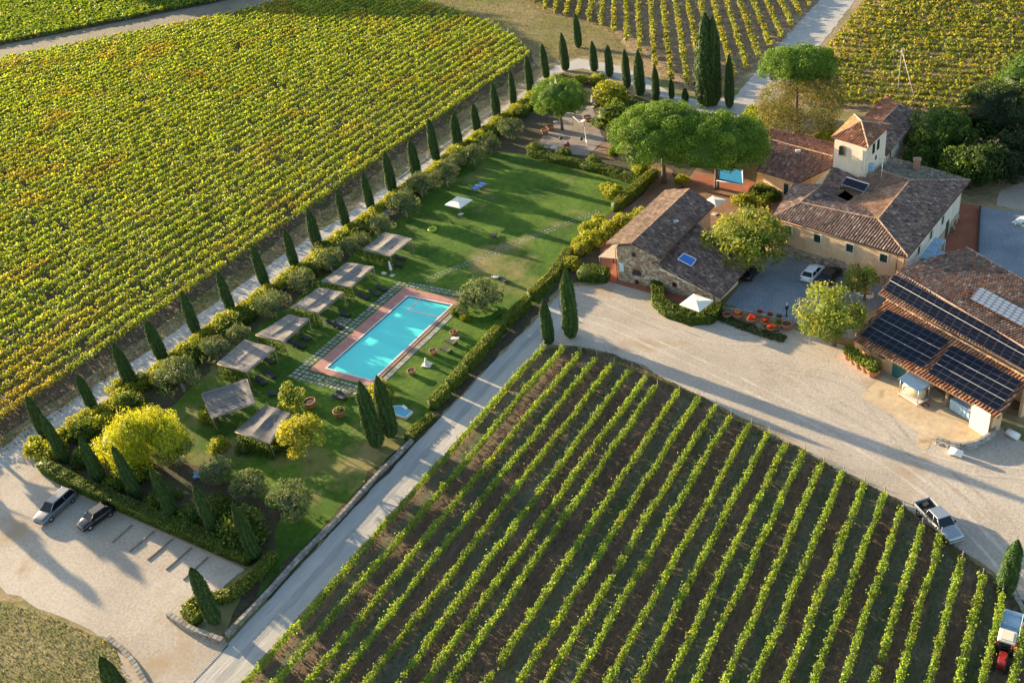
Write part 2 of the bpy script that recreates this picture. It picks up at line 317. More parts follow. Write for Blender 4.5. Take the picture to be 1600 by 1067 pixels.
def track(pts,w,mat,sd,gauge=1.5):
    P=[np.array(W(a,b)) for a,b in pts]; Q=[]
    for i in range(len(P)-1):
        p0=P[max(i-1,0)];p1=P[i];p2=P[i+1];p3=P[min(i+2,len(P)-1)]
        for t in np.linspace(0,1,8,endpoint=False): Q.append(.5*((2*p1)+(-p0+p2)*t+(2*p0-5*p1+4*p2-p3)*t*t+(-p0+3*p1-3*p2+p3)*t**3))
    Q.append(P[-1]); Q=np.array(Q); T=np.gradient(Q,axis=0); T/=np.linalg.norm(T,axis=1,keepdims=True); Nn=np.stack([-T[:,1],T[:,0]],1); rg=np.random.default_rng(sd)
    for sgn in (-.5,.5):
        C_=Q+Nn*gauge*sgn; ww=w*rg.uniform(.5,1.4,len(C_))[:,None]/2; poly=[tuple(p) for p in C_+Nn*ww]+[tuple(p) for p in (C_-Nn*ww)[::-1]]
        sheet('tyre_track',poly,mat,5.1+sd*.12+(.06 if sgn>0 else 0),0.0,.6,sd)
track([(852,520),(880,490),(940,478),(1060,520),(1180,570),(1300,630),(1420,700),(1500,760),(1600,850)],.35,M_TYRE,1)
track([(835,545),(870,508),(930,500),(1040,545),(1160,600),(1290,665),(1400,730),(1480,790),(1560,870),(1620,960)],.4,M_TYREP,2)
track([(1180,570),(1260,580),(1330,600),(1370,640),(1420,700)],.3,M_TYRE,3)
track([(950,470),(1020,500),(1120,530),(1220,535),(1300,560)],.3,M_TYREP,4)
track([(1700,760),(1600,740),(1500,730),(1400,700),(1250,640)],.35,M_TYREP,5)
sheet('rough_meadow',PX((-60,925),(40,940),(120,980),(172,1003),(215,1060),(235,1120),(-60,1120)),ground_mat('rough_meadow',[(0.32,(0.11,0.125,0.035)),(0.5,(0.20,0.17,0.075)),(0.7,(0.32,0.25,0.13))],0.2,1.4,0.1,fine_amt=.5),2,0.25,1.2,51)
# front vineyard soil with alternately tilled and grassed alleys
VEDGE=PX((845,545),(900,540),(960,553),(1040,592),(1100,622),(1250,700),(1400,780),(1500,858),(1590,930),(1640,985))
FV_POLY=[(-57.0,12),(-56.6,80)]+VEDGE+[(8,12)]
sheet('front_vineyard_soil',FV_POLY,M_SOILF,1,0.25,1.5,10)
TOPS=[(847,539),(878,541),(905,549),(930,557),(957,566),(985,575),(1007,588),(1025,602),(1059,611),(1090,622),(1117,632),(1140,650),(1172,663),(1200,676),(1227,694),(1256,706),(1285,724),(1317,737),(1350,754),(1381,770),(1410,795),(1440,820),(1470,835),(1503,873),(1535,900),(1566,927),(1597,985)]
ROWS=[W(a,b,1.3) for a,b in TOPS]
for i in range(0,len(ROWS)-1,2):
    (x0,y0),(x1,y1)=ROWS[i],ROWS[i+1]; 
    sheet('grassed_alley',[(x0+.35,12),(x0+.35,y0+.6),(x1-.35,y1+.6),(x1-.35,12)],M_GALLEY,2,0.12,1.2,40+i)
# garden
GARDEN=PX((75,690),(160,640),(400,482),(700,275),(815,178),(862,140),(905,124),(960,135),(1060,178),(1110,190),(1195,200),(1180,300))+[W(1090,330),W(1060,297),W(1000,330),W(950,380),W(945,430),W(885,445),W(860,462)]+[(-62.6,90),(-62.6,34)]+PX((395,880),(330,858),(240,815),(150,768))
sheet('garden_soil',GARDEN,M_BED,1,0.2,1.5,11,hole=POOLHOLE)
LAWNP=PX((240,700),(262,640),(305,597),(352,557),(412,506),(472,460),(528,414),(582,374),(630,334),(670,296),(752,240),(835,240),(905,262),(1005,292),(960,325),(940,350),(900,385),(870,435),(850,462))+[(-62.9,84),(-62.9,38)]+PX((430,850),(440,800),(330,740))
sheet('lawn',LAWNP,M_LAWN,3,0.35,1.2,12,hole=POOLHOLE)
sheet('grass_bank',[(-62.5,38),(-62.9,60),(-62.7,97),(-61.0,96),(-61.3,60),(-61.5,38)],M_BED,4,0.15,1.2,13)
sheet('play_terrace',PX((838,226),(862,198),(893,168),(925,166),(940,212),(947,217),(918,244),(880,240)),M_PLAY,5,0.05,1.0,14)
sheet('dirt_path',PX((947,219),(990,232),(1048,268),(1075,300),(1030,322),(985,345),(965,338),(1010,300),(1030,270),(980,250),(920,246)),M_DIRT,4,0.2,1.2,15)
sheet('house_forecourt',PX((1060,300),(1090,262),(1180,285),(1240,300),(1240,330),(1160,345),(1090,355)),M_DIRT,4,0.1,1.2,15)
# paved surfaces
sheet('terracotta_paving',PX((938,372),(962,384),(967,436),(1040,452),(1110,478),(1122,482),(1148,496),(1135,501),(1100,492),(1042,466),(950,440),(938,430)),M_REDP,5,0)
sheet('terracotta_terrace',PX((1086,272),(1160,286),(1235,300),(1215,318),(1150,300),(1082,286)),M_REDP,5,0)
sheet('stable_court',PX((1135,476),(1165,432),(1190,405),(1232,399),(1376,448),(1382,470),(1345,500),(1338,534),(1240,506),(1170,490)),M_COURT,4,0.15,1.2,16)
sheet('rear_terracotta_terrace',PX((1470,420),(1486,330),(1498,318),(1533,322),(1528,408)),M_REDP,5,0)
sheet('rear_gravel_court',PX((1533,324),(1700,345),(1700,480),(1528,402)),M_COURT,5,0)
sheet('rear_drive',PX((1555,322),(1562,300),(1600,285),(1700,260),(1700,343)),M_GRAVEL,4,0.2,1.0,17)
sheet('concrete_forecourt',PX((1378,588),(1345,619),(1392,648),(1435,674),(1455,688),(1480,695),(1516,695),(1549,682),(1553,668),(1500,640),(1425,605)),M_CONC,6,0.0)
sheet('concrete_strip',PX((1435,676),(1455,690),(1450,702),(1430,703)),M_CONC,5,0.03)

# ------------------------------------------------------------------ foliage
def pick(rg, pal, n, jit=0.18):
    cols=np.array([p[1] for p in pal]); w=np.array([p[0] for p in pal],float); w/=w.sum()
    c=cols[rg.choice(len(pal),n,p=w)]; return c*(1+rg.normal(0,jit,(n,1))).clip(0.45,1.7)
def leaves(rg, C, Nn, size, asp, cols, wild=0.6, up=None):    # one rhombic blade per centre
    n=len(C); nr=Nn+rg.normal(0,wild,(n,3)); nr/=np.linalg.norm(nr,axis=1,keepdims=True)+1e-9
    r=rg.normal(0,1,(n,3)) if up is None else np.array(up)+rg.normal(0,0.35,(n,3))
    t=np.cross(nr,r); t/=np.linalg.norm(t,axis=1,keepdims=True)+1e-9; b=np.cross(nr,t)
    if up is not None: t,b=b,t
    s=(size*rg.uniform(0.6,1.35,n))[:,None] if np.ndim(size)==0 else (size*rg.uniform(.7,1.3,n))[:,None]
    V=np.empty((n,4,3)); V[:,0]=C+t*s; V[:,1]=C+b*s*asp; V[:,2]=C-t*s*.8; V[:,3]=C-b*s*asp
    F=np.arange(n*4).reshape(n,4); return V.reshape(-1,3),F,np.repeat(cols,4,axis=0)
def join(parts):
    V=[];F=[];C=[];o=0
    for v,f,c in parts: V.append(v);F.append(f+o);C.append(c);o+=len(v)
    return np.concatenate(V),np.concatenate(F),np.concatenate(C)
def blob(rg, R, col, nu=14, nv=9, z0=-1.0, noise=0.15):       # lumpy closed body that stops light through the middle of a crown
    u=np.linspace(0,2*np.pi,nu,endpoint=False); v=np.linspace(math.asin(z0),np.pi/2,nv)
    vs=[]
    for b in v:
        for a in u:
            k=1+rg.normal(0,noise); vs.append((R[0]*np.cos(b)*np.cos(a)*k,R[1]*np.cos(b)*np.sin(a)*k,R[2]*np.sin(b)*(k if b<1.5 else 1)))
    V=np.array(vs); F=[]
    for i in range(nv-1):
        for j in range(nu): F.append((i*nu+j,i*nu+(j+1)%nu,(i+1)*nu+(j+1)%nu,(i+1)*nu+j))
    F=np.array(F); return V,F,np.tile(np.array(col),(len(V),1))*(1+rg.normal(0,.15,(len(V),1)))
def crown(rg, R, ncl, cr, per, size, asp, pal, zmin=-0.6, core=0.62, wild=0.6, flat=1.0, fill=0.25, vary=0.28, droop=0.0, tight=False):
    d=rg.normal(0,1,(ncl*4,3)); d/=np.linalg.norm(d,axis=1,keepdims=True); d=d[d[:,2]>zmin][:ncl]
    k=np.where(rg.random(len(d))<fill,rg.uniform(.35,.8,len(d)),rg.uniform(.8,1.02,len(d)))
    cen=d*k[:,None]*np.array(R); crs=cr*rg.uniform(.65,1.3,len(d)); parts=[]
    tint=pick(rg,pal,len(d),vary*.6)
    for i in range(len(d)):
        e=rg.normal(0,1,(per,3)); e/=np.linalg.norm(e,axis=1,keepdims=True); e=e[(e@d[i])>-0.45]
        p=cen[i]+e*crs[i]*rg.uniform(.90 if tight else .72,1.04 if tight else 1.08,(len(e),1))*np.array([1,1,flat])
        if droop: p[:,2]-=rg.random(len(e))**2*droop
        cc=tint[i]*.55+pick(rg,pal,len(e),vary)*.45; cc=cc*(1+rg.normal(0,.12,(len(e),1))).clip(.6,1.5)
        parts.append(leaves(rg,p,e,size,asp,cc,wild,up=((0,0,1) if droop else None)))
    if core: parts.append(blob(rg,[r*core for r in R],np.array(pal[0][1])*.8,z0=max(zmin-.1,-.98)))
    return join(parts)
P_CYP=[(3,(.042,.088,.022)),(2,(.06,.115,.028)),(1,(.09,.13,.035))]
P_CYPL=[(3,(.045,.10,.025)),(2,(.07,.14,.03)),(1,(.10,.15,.04))]
P_OLIVE=[(3,(.13,.17,.065)),(2,(.18,.21,.085)),(1,(.22,.21,.08)),(1,(.08,.12,.04))]
P_VFRONT=[(4,(.16,.28,.04)),(4,(.24,.36,.045)),(2,(.36,.40,.05)),(.4,(.40,.32,.05)),(.12,(.30,.15,.05))]
P_VLEFT=[(4,(.19,.29,.035)),(4,(.28,.37,.04)),(2.2,(.42,.44,.05)),(.4,(.44,.30,.05)),(1.2,(.10,.17,.03))]
P_VTOP=[(4,(.15,.22,.03)),(4,(.24,.27,.03)),(2,(.34,.29,.04)),(1,(.38,.24,.05))]
P_GOLD=[(3,(.29,.33,.03)),(3,(.19,.25,.028)),(2,(.40,.38,.035)),(.6,(.28,.18,.04))]
P_HEDGE=[(3,(.07,.13,.02)),(2,(.12,.18,.025)),(1,(.18,.20,.03))]
P_BOX=[(3,(.12,.18,.025)),(2,(.19,.23,.03)),(1,(.25,.24,.035))]
P_PINE=[(3,(.095,.18,.02)),(3,(.15,.25,.025)),(1,(.23,.32,.035))]
P_WILLOW=[(3,(.42,.45,.02)),(2,(.52,.50,.03)),(2,(.26,.34,.03))]
P_GREEN=[(3,(.07,.14,.025)),(2,(.11,.19,.03)),(1,(.15,.21,.04))]
P_ASH=[(3,(.15,.22,.035)),(2,(.22,.28,.045)),(1,(.30,.30,.07)),(.5,(.38,.34,.13))]
P_YEL=[(3,(.38,.35,.04)),(3,(.29,.32,.04)),(1,(.20,.25,.04))]
P_BROWN=[(3,(.17,.17,.06)),(2,(.22,.18,.09)),(2,(.11,.14,.045))]
P_DARK=[(3,(.025,.05,.02)),(2,(.04,.07,.025))]

# ---- vines: every row is a thing of its own (foliage, woody stems, end posts)
def noise1(rg, L, step=1.0):
    k=int(L/step)+4; a=rg.random(k); x=np.arange(k)*step
    return lambda t: np.interp(t,x,a)
def vine_row(a, b, per_m, size, pal, label, group, h=1.25, hw=0.30, hh=0.5, gaps=0.0, posts=True, tilt=0.0, cat='vine row', shoots=0.05, base=0.30, colnoise=None):
    rg=RNG; a=np.array(a[:2],float); b=np.array(b[:2],float); L=float(np.hypot(*(b-a)))
    if L<2: return None
    t=(b-a)/L; nr=np.array([-t[1],t[0]]); n=int(L*per_m)
    s=rg.random(n)*L; n1=noise1(rg,L,0.9); n2=noise1(rg,L,0.35); n3=noise1(rg,L,4.0)
    dens=(n1(s)*.45+n2(s)*.35+n3(s)*.45); thr=gaps+0.0; keep=dens>(base+thr*rg.random(n)); s=s[keep]; n=len(s)
    top=h+hh*(n1(s)*.9+n2(s)*.5-.35); lo=0.45
    wd=hw*(0.65+.9*n2(s)); ang=rg.normal(0,1,n).clip(-1.8,1.8)
    zz=lo+(top-lo)*np.sqrt(rg.random(n)); off=ang*wd*(.55+.45*(zz/np.maximum(top,.1)))+(n3(s)-.5)*.25
    if shoots:
        q=rg.random(n)<shoots; zz[q]+=rg.random(q.sum())*.55; off[q]*=1.5
    P=np.stack([a[0]+t[0]*s+nr[0]*off,a[1]+t[1]*s+nr[1]*off,zz],1)
    m=inview(P); P=P[m]; ang=ang[m]; s=s[m]
    if len(P)<10: return None
    Nn=np.stack([nr[0]*ang*.6,nr[1]*ang*.6,np.full(len(P),.75)],1)
    cc=pick(rg,pal,len(P),.15)
    if colnoise is not None:
        k=colnoise(P); cc=cc*(1-k[:,None])+np.array([.36,.27,.035])*k[:,None]
    n4=noise1(rg,L,2.2)(s)[:,None]; cc=cc*(.78+.44*n4)
    V,F,C=leaves(rg,P,Nn,size,.72,cc,.65)
    c=(a+b)/2; V=V-np.array([c[0],c[1],0])
    row=thing('vine_row',label,cat,(c[0],c[1],0),0,group)
    me=np_mesh('vine_foliage',V,F,C,LEAF); put('foliage',me,row)
    if posts:
        lo_s,hi_s=s.min(),s.max(); w=MB()
        for q in np.arange(lo_s+.5,hi_s,1.6 if per_m>60 else 3.0):
            p=a+t*q-c; k=rg.normal(0,.05,2); w.tube([(p[0],p[1],0),(p[0]+k[0],p[1]+k[1],.5),(p[0]+k[1],p[1]+k[0],.95)],[.035,.03,.025],n=4)
        if per_m>200:
            for q in np.arange(lo_s+3,hi_s-2,5.5):
                p=a+t*q-c; w.tube([(p[0],p[1],0),(p[0]+rg.normal(0,.04),p[1],1.95)],[.04,.035],n=5)
        w.build('vine_stems',BARK,row,kind='stuff')
        for q,inc in ((lo_s,-1),(hi_s,1)):
            p=a+t*(q+.2*inc)-c; m2=MB(); m2.tube([(p[0],p[1],0),(p[0]+t[0]*.12*inc,p[1]+t[1]*.12*inc,1.75)],[.055,.05],n=6); m2.build('end_post',WOODP,row)
    return row
for i,(x,y) in enumerate(ROWS):
    o=i+1; last=len(ROWS)
    lab=('front vineyard vine row running beside the gravel road by the pool garden' if i==0 else 'front vineyard vine row farthest right, beyond the tractor and trailer' if i==last-1 else
         'front vineyard vine row, %s one counted from the gravel road beside the pool garden'%ordinal(o))
    vine_row((x+.03,14),(x,y+.2),250,0.095,P_VFRONT,lab,'vine rows of the front vineyard',h=1.22,hw=.155,hh=.42,gaps=.03,base=.22,shoots=.05)
_pn=np.random.default_rng(5).random((60,60))
def patchy(P):
    ix=((P[:,0]/6.0)%59); iy=((P[:,1]/6.0)%59); i0=ix.astype(int); j0=iy.astype(int); fx=ix-i0; fy=iy-j0
    v=_pn[i0,j0]*(1-fx)*(1-fy)+_pn[i0+1,j0]*fx*(1-fy)+_pn[i0,j0+1]*(1-fx)*fy+_pn[i0+1,j0+1]*fx*fy
    return ((v-.62)*2.2).clip(0,.75)
def clip_line(p0, d, poly, tmax=600):                         # longest stretch of the line inside the plot
    ts=[]; n=len(poly)
    for i in range(n):
        a=np.array(poly[i][:2]); b=np.array(poly[(i+1)%n][:2]); e=b-a; den=d[0]*e[1]-d[1]*e[0]
        if abs(den)<1e-9: continue
        w=a-p0; t=(w[0]*e[1]-w[1]*e[0])/den; u=(w[0]*d[1]-w[1]*d[0])/den
        if 0<=u<1: ts.append(t)
    ts.sort(); return [(ts[i],ts[i+1]) for i in range(0,len(ts)-1,2)]
def plot(poly, p0, ang, spacing, count, per_m, size, pal, lab, group, **kw):
    d=np.array([math.cos(ang),math.sin(ang)]); nr=np.array([-d[1],d[0]]); k=0
    for i in range(count):
        q=np.array(p0)+nr*spacing*i; segs=clip_line(q,d,poly)
        if not segs: continue
        t0,t1=max(segs,key=lambda s:s[1]-s[0])
        tt=np.arange(t0+.8,t1-.8,1.0)
        if len(tt)<3: continue
        pts=np.stack([q[0]+d[0]*tt,q[1]+d[1]*tt,np.full(len(tt),1.)],1); m=inview(pts,110)
        if m.sum()<3: continue
        tt=tt[m]; dist=np.linalg.norm(pts[m]-np.array([0,0,CAMH]),axis=1).min()
        f=(150/max(dist,130)); k+=1
        vine_row(q+d*tt.min(),q+d*tt.max(),per_m*max(f,.42)**1.2,size/max(f,.5)**.8,pal,lab%ordinal(k),group,**kw)
plot(LV_POLY,(-116.6,0),math.pi/2,2.75,110,84,0.165,P_VLEFT,'yellowing vine row of the big left vineyard, %s row counted from the cypress lane','vine rows of the left vineyard',h=1.5,hw=.26,hh=.5,base=.26,gaps=.20,posts=True,shoots=.10,colnoise=patchy)
a43=math.radians(43.5)
plot(TL_POLY,(-285,188),a43,2.9,26,60,0.27,[(4,(.10,.19,.025)),(3,(.18,.25,.03)),(1,(.28,.28,.03))],'green vine row in the far top left plot, %s row counted from the dirt track','vine rows of the far top left plot',h=1.25,hw=.6,hh=.5,gaps=0,posts=False)
a65=math.radians(-65.2)
plot(TC_POLY,(-153.7,227.2),a65,3.05,38,70,0.20,P_VTOP,'thin yellow-green vine row above the cypress bend, %s row counted from its left end','vine rows of the top middle vineyard',h=1.2,hw=.28,hh=.45,gaps=.05)
plot(TR_POLY,(-60,172.5),math.radians(-1.2),2.9,26,55,0.22,P_VTOP,'ragged vine row in the upper right plot, %s row counted up from the farmhouse','vine rows of the upper right plot',h=1.25,hw=.42,hh=.6,gaps=.26)

# ---- weeds and grass tufts along verges: nobody could count them
def tufts(name, label, polys, n, size, pal, h=0.18, up_=.4):
    rg=RNG; allp=[]
    for poly in polys:
        q=np.array([p[:2] for p in poly]); lo=q.min(0); hi=q.max(0); k=int(n*(hi-lo).prod()) if n<50 else n
        p=lo+rg.random((k,2))*(hi-lo); p=p[inpoly(p,poly)]; allp.append(p)
    p=np.concatenate(allp); p=p[~((p[:,0]>-84)&(p[:,0]<-73.2)&(p[:,1]>70.2)&(p[:,1]<92.5))]; P=np.stack([p[:,0],p[:,1],rg.random(len(p))*h],1); P=P[inview(P,30)]
    V,F,C=leaves(rg,P,np.tile([0,0,up_],(len(P),1)),size,.35,pick(rg,pal,len(P),.25),.9)
    return tag(put(name,np_mesh(name,V,F,C,LEAF)),label,'weeds',kind='stuff')
P_WEED=[(3,(.14,.15,.05)),(2,(.22,.18,.09)),(2,(.09,.13,.035)),(1,(.30,.23,.13))]
tufts('verge_weeds','dry weeds on the verge between the lane and the left vineyard',[[(-114.5,35),(-114.5,186),(-110.5,182),(-110.4,35)],[(-114,20),(-114,40),(-110.6,40),(-140,15)]],22,0.15,P_WEED,.22)
tufts('meadow_grass','dry meadow grass around the bend of the lane',[PX((640,-30),(700,30),(860,100),(905,88),(960,92),(1000,105),(950,40),(900,-30)),PX((-40,930),(60,955),(120,980),(175,1005),(215,1090),(-40,1090))],30,0.11,[(4,(.13,.17,.04)),(3,(.25,.21,.10)),(3,(.09,.14,.03)),(1,(.35,.27,.16))],.12)
tufts('field_edge_weeds','low weeds where the front vineyard meets the gravel yard',[VEDGE+[(x+.2,y-1.6) for x,y in VEDGE[::-1]]],30,0.13,P_HEDGE,.18)
tufts('bank_weeds','rough green weeds on the bank above the gravel road',[[(-64.0,40),(-64.0,97),(-61.1,96),(-61.2,40)]],60,0.15,[(3,(.08,.13,.03)),(2,(.14,.14,.06)),(1,(.20,.18,.09))],.35)
tufts('wall_weeds','weeds growing over the low stone wall by the gravel road',[[(-62.8,33),(-62.9,64),(-61.5,64),(-61.6,33)]],55,0.13,P_HEDGE,.5)
tufts('alley_weeds','thin weeds between the rows of the front vineyard',[FV_POLY],5,0.13,[(3,(.09,.10,.05)),(2,(.14,.12,.08)),(2,(.06,.08,.03))],.06)
tufts('vineyard_floor_weeds','weeds and fallen leaves between the rows of the left vineyard',[LV_POLY],1.6,0.28,[(3,(.12,.12,.05)),(2,(.18,.15,.08)),(1,(.25,.2,.06))],.12)
tufts('top_floor_grass','dry grass between the rows of the upper vineyards',[TC_POLY,TR_POLY],2.5,0.24,[(3,(.24,.20,.09)),(2,(.30,.24,.12)),(1,(.16,.16,.06))],.12)
tufts('lawn_tufts','slightly longer grass in the mown lawn',[LAWNP],75,0.085,[(3,(.18,.33,.02)),(2,(.26,.39,.025)),(1,(.36,.41,.04))],.07,up_=.05)

# ---- cypresses
def cypress_mesh(rg, H, Rm, n, pal, tip=0.10, twin=False):
    m1,m2,m3=rg.uniform(.90,1.02),rg.uniform(.66,.84),rg.uniform(.30,.46)
    def prof(k): return Rm*np.interp(k,[0,.06,.2,.45,.75,.93,1],[.50,.84,1,m1,m2,m3,tip*.5])
    nu=14; nv=18; ks=np.linspace(0,1,nv); vs=[]
    jit=rg.normal(0,.04,(nv,nu))
    for i,k in enumerate(ks):
        for j in range(nu):
            a=2*np.pi*j/nu; r=max(prof(k)*.82*(1+jit[i,j]),.01); vs.append((r*np.cos(a),r*np.sin(a),.25+k*(H-.35)))
    V=np.array(vs); F=np.array([(i*nu+j,i*nu+(j+1)%nu,(i+1)*nu+(j+1)%nu,(i+1)*nu+j) for i in range(nv-1) for j in range(nu)])
    core=(V,F,np.tile(np.array(pal[0][1]),(len(V),1)))
    k=rg.random(n)**1.05; a=rg.random(n)*2*np.pi; ph=rg.random(6)*6; lump=1+.05*np.sin(a*6+ph[0]+1.5*np.sin(k*7+ph[1]))+.05*np.sin(a*3+ph[2]+2*np.sin(k*5+ph[3]))+.03*np.sin(a*11+ph[4]+np.sin(k*13))
    r=prof(k)*lump*np.where(rg.random(n)<.12,rg.uniform(1.05,1.22,n),rg.uniform(.9,1.06,n)); P=np.stack([r*np.cos(a),r*np.sin(a),.2+k*(H-.2)],1)
    Nn=np.stack([np.cos(a),np.sin(a),np.full(n,.15)],1); cc=pick(rg,pal,n,.22)
    tn=(.92+.20*np.sin(a*9+ph[5]+2.5*np.sin(k*6+ph[0])))[:,None]
    return join([core,leaves(rg,P,Nn,.15,.34,cc*tn,.3,up=(0,0,1))])
TRUNKM=MB(); TRUNKM.tube([(0,0,-.1),(.02,0,.4),(0,.02,1.2)],[.17,.13,.11],n=8); TRUNK_CYP=TRUNKM.mesh('cypress_trunk',BARK)
CYPM=[]
for i in range(5):
    V,F,C=cypress_mesh(np.random.default_rng(30+i),7.0,.86 if i!=3 else .74,7500,P_CYP if i!=4 else P_CYPL); CYPM.append(np_mesh('cypress_foliage',V,F,C,NEEDLE))
def cyp_height(b,t):
    x,y=W(*b); zs=np.linspace(1,25,481); q=(np.stack([np.full(481,x),np.full(481,y),zs],1)-np.array([0,0,CAMH]))@M3; yy=q[:,1]/q[:,2]*FPX+533.5
    return x,y,float(zs[np.argmin(abs(yy-t[1]))])
def cypress(b,t,label,mi=None,wide=1.0,group='slender cypress trees'):
    x,y,h=cyp_height(b,t); k=RNG.uniform(.9,1.12)
    c=thing('cypress_tree',label,'cypress',(x,y,0),RNG.random()*6,group)
    s=h/7.0; put('trunk',TRUNK_CYP,c); f=put('foliage',CYPM[RNG.integers(0,4) if mi is None else mi],c); f.scale=(wide*k*(.55+.45*s)*RNG.uniform(.9,1.1),wide*k*(.55+.45*s),s); c.rotation_euler=(RNG.normal(0,.012),RNG.normal(0,.012),c.rotation_euler[2])
    return c
LANE_CYP=[((75,686),(51,619)),((148,642),(118,585)),((207,603),(177,536)),((255,562),(228,501)),((308,522),(280,456)),((362,487),(335,424)),((416,450),(393,384)),((462,420),(440,360)),((497,387),(480,326)),((542,356),(521,297)),((580,328),(560,271)),((614,302),(600,237)),((652,280),(638,219)),((682,252),(667,186)),((716,230),(706,178)),((746,206),(738,162)),((777,186),(768,129)),((803,165),(793,112)),((829,147),(818,87)),((854,124),(843,69)),((884,111),(876,52))]
for i,(b,t) in enumerate(LANE_CYP):
    lab='slender dark cypress at the lane verge nearest the car park corner' if i==0 else 'slender dark cypress beside the left lane, %s counted from the car park corner'%ordinal(i+1)
    cypress(b,t,lab,group='cypresses lining the left lane')
BEND=[((904,75),(896,21),'cypress standing alone beyond the lane bend below the top vineyard'),((929,112),(921,65),'cypress on the inside of the lane bend, left of the round pine shrubs'),((953,120),(945,71),'second cypress inside the lane bend counted from the left'),
 ((980,138),(970,77),'third cypress inside the lane bend counted from the left'),((1000,150),(992,79),'tall cypress inside the lane bend just right of the pale green shrub'),((1025,157),(1016,103),'short pointed cypress on the lane bend above the large stone pine'),((1050,154),(1048,124),'small cypress at the end of the top vineyard rows'),((1071,159),(1068,138),'tiniest cypress, left of the tall dark pair'),((1140,169),(1136,85),'tall thin cypress beside the pale gravel track, right of the dense pair')]
for b,t,l in BEND: cypress(b,t,l,wide=.85 if 'thin' in l else 1,group='cypresses along the lane bend')
cypress((1103,166),(1099,22),'left tree of the tall dense cypress pair above the stone pines',wide=1.15,group='tall dense cypress pair')
cypress((1115,165),(1116,27),'right tree of the tall dense cypress pair above the stone pines',wide=1.1,group='tall dense cypress pair')
for i,(b,t) in enumerate([((104,724),(72,648)),((160,755),(126,684)),((216,778),(184,697)),((274,812),(251,730)),((337,836),(314,760)),((400,872),(368,784))]):
    cypress(b,t,'dark cypress behind the car park hedge, %s from the left'%ordinal(i+1),wide=.78,group='cypresses behind the car park hedge')
cypress((338,972),(306,886),'cypress in the curved hedge at the car park exit, white sign below',wide=.98)
cypress((205,1115),(173,1028),'cypress at the bottom edge inside the curved stone kerb',wide=1.0)
cypress((590,697),(551,598),'cypress with loose side shoots left of the small blue tub below the pool',wide=.95)
cypress((612,682),(587,588),'cypress right beside the small blue tub below the pool',wide=.98)
cypress((893,527),(877,420),'tallest cypress at the junction of gravel road and yard',mi=4,wide=.9)
cypress((858,537),(850,468),'short cypress at the tip of the vineyard, left of the tallest one',mi=2,wide=.95)
cypress((1569,927),(1580,842),'sunlit cypress at the vineyard edge above the tractor trailer',mi=4,wide=.78)

# ---- shrubs, olives and other trees
def trunk_mesh(h, r, limbs=4, spread=1.2, mat=None, seed=0, lean=(0,0)):
    rg=np.random.default_rng(seed+90); m=MB(); top=(lean[0],lean[1],h)
    m.tube([(0,0,-.15),(lean[0]*.3+.05,lean[1]*.3,h*.45),top],[r*1.25,r*.9,r*.7],n=8)
    for i in range(limbs):
        a=2*math.pi*i/limbs+rg.normal(0,.4); s=spread*rg.uniform(.6,1.1); z=h+spread*rg.uniform(.4,.9)
        m.tube([top,(top[0]+math.cos(a)*s*.5,top[1]+math.sin(a)*s*.5,h+(z-h)*.6),(top[0]+math.cos(a)*s,top[1]+math.sin(a)*s,z)],[r*.6,r*.4,r*.15],n=6)
    return m.mesh('trunk',mat or BARK)
def varmesh(nm,n,seed,mat,**kw):
    out=[]
    for i in range(n):
        V,F,C=crown(np.random.default_rng(seed+i),**kw); out.append(np_mesh(nm,V,F,C,mat))
    return out
OLIVEM=varmesh('olive_foliage',4,100,SILVER,R=(1.5,1.5,1.05),ncl=34,cr=.55,per=95,size=.12,asp=.4,pal=P_OLIVE,zmin=-.55,core=.55)
GOLDM=varmesh('golden_shrub_foliage',4,120,LEAF,R=(1.3,1.3,.8),ncl=26,cr=.5,per=75,size=.13,asp=.6,pal=P_GOLD,zmin=-.4,core=.72)
GRNM=varmesh('green_shrub_foliage',4,140,LEAF,R=(1.3,1.3,.85),ncl=26,cr=.5,per=75,size=.12,asp=.6,pal=P_HEDGE,zmin=-.4,core=.75)
OLT=[trunk_mesh(.9,.13,4,.8,BARKP,s) for s in range(3)]
def olive(px,py,s,label,zc=1.65,grp='olive trees in the garden'):
    x,y=W(px,py); c=thing('olive_tree',label,'olive tree',(x,y,0),RNG.random()*6,grp,scale=s*1.34)
    put('trunk',OLT[RNG.integers(0,3)],c); put('foliage',OLIVEM[RNG.integers(0,4)],c,loc=(0,0,zc)); return c
def shrub(x,y,s,label,kind='gold',z=.55,grp=None,zs=1.0):
    c=put('shrub',(GOLDM if kind=='gold' else GRNM)[RNG.integers(0,4)],None,(x,y,z*s*zs)); c.scale=(s*RNG.uniform(.9,1.15),s*RNG.uniform(.9,1.15),s*zs); c.rotation_euler=(0,0,RNG.random()*6)
    return tag(c,label,'shrub',grp)
OL=[(288,612,1.25,'silvery olive between the left lane hedge and the lowest dark pergola'),(343,566,.95,'bright olive at the left corner of the fifth pergola'),(378,540,.8,'small olive behind the hedge above the fifth pergola'),(432,498,1.1,'olive left of the fourth pergola'),(478,458,1.0,'olive left of the third pergola'),(520,425,.95,'olive left of the second pergola'),(548,400,.8,'small olive between hedge and second pergola'),(600,372,.95,'olive behind the top pergola'),(568,390,.7,'low olive left of the top pergola'),(636,340,1.15,'broad grey olive below the white square parasol'),(660,308,1.1,'olive upper left of the white square parasol'),(700,292,1.05,'olive left of the blue table tennis table'),(712,270,.9,'pale olive above the table tennis table'),(742,258,.95,'olive by the lane at the top left lawn corner'),(768,240,.85,'topmost olive beside the lawn'),(800,218,1.0,'olive beside the play terrace')]
for px,py,s,l in OL: olive(px,py,s,l)
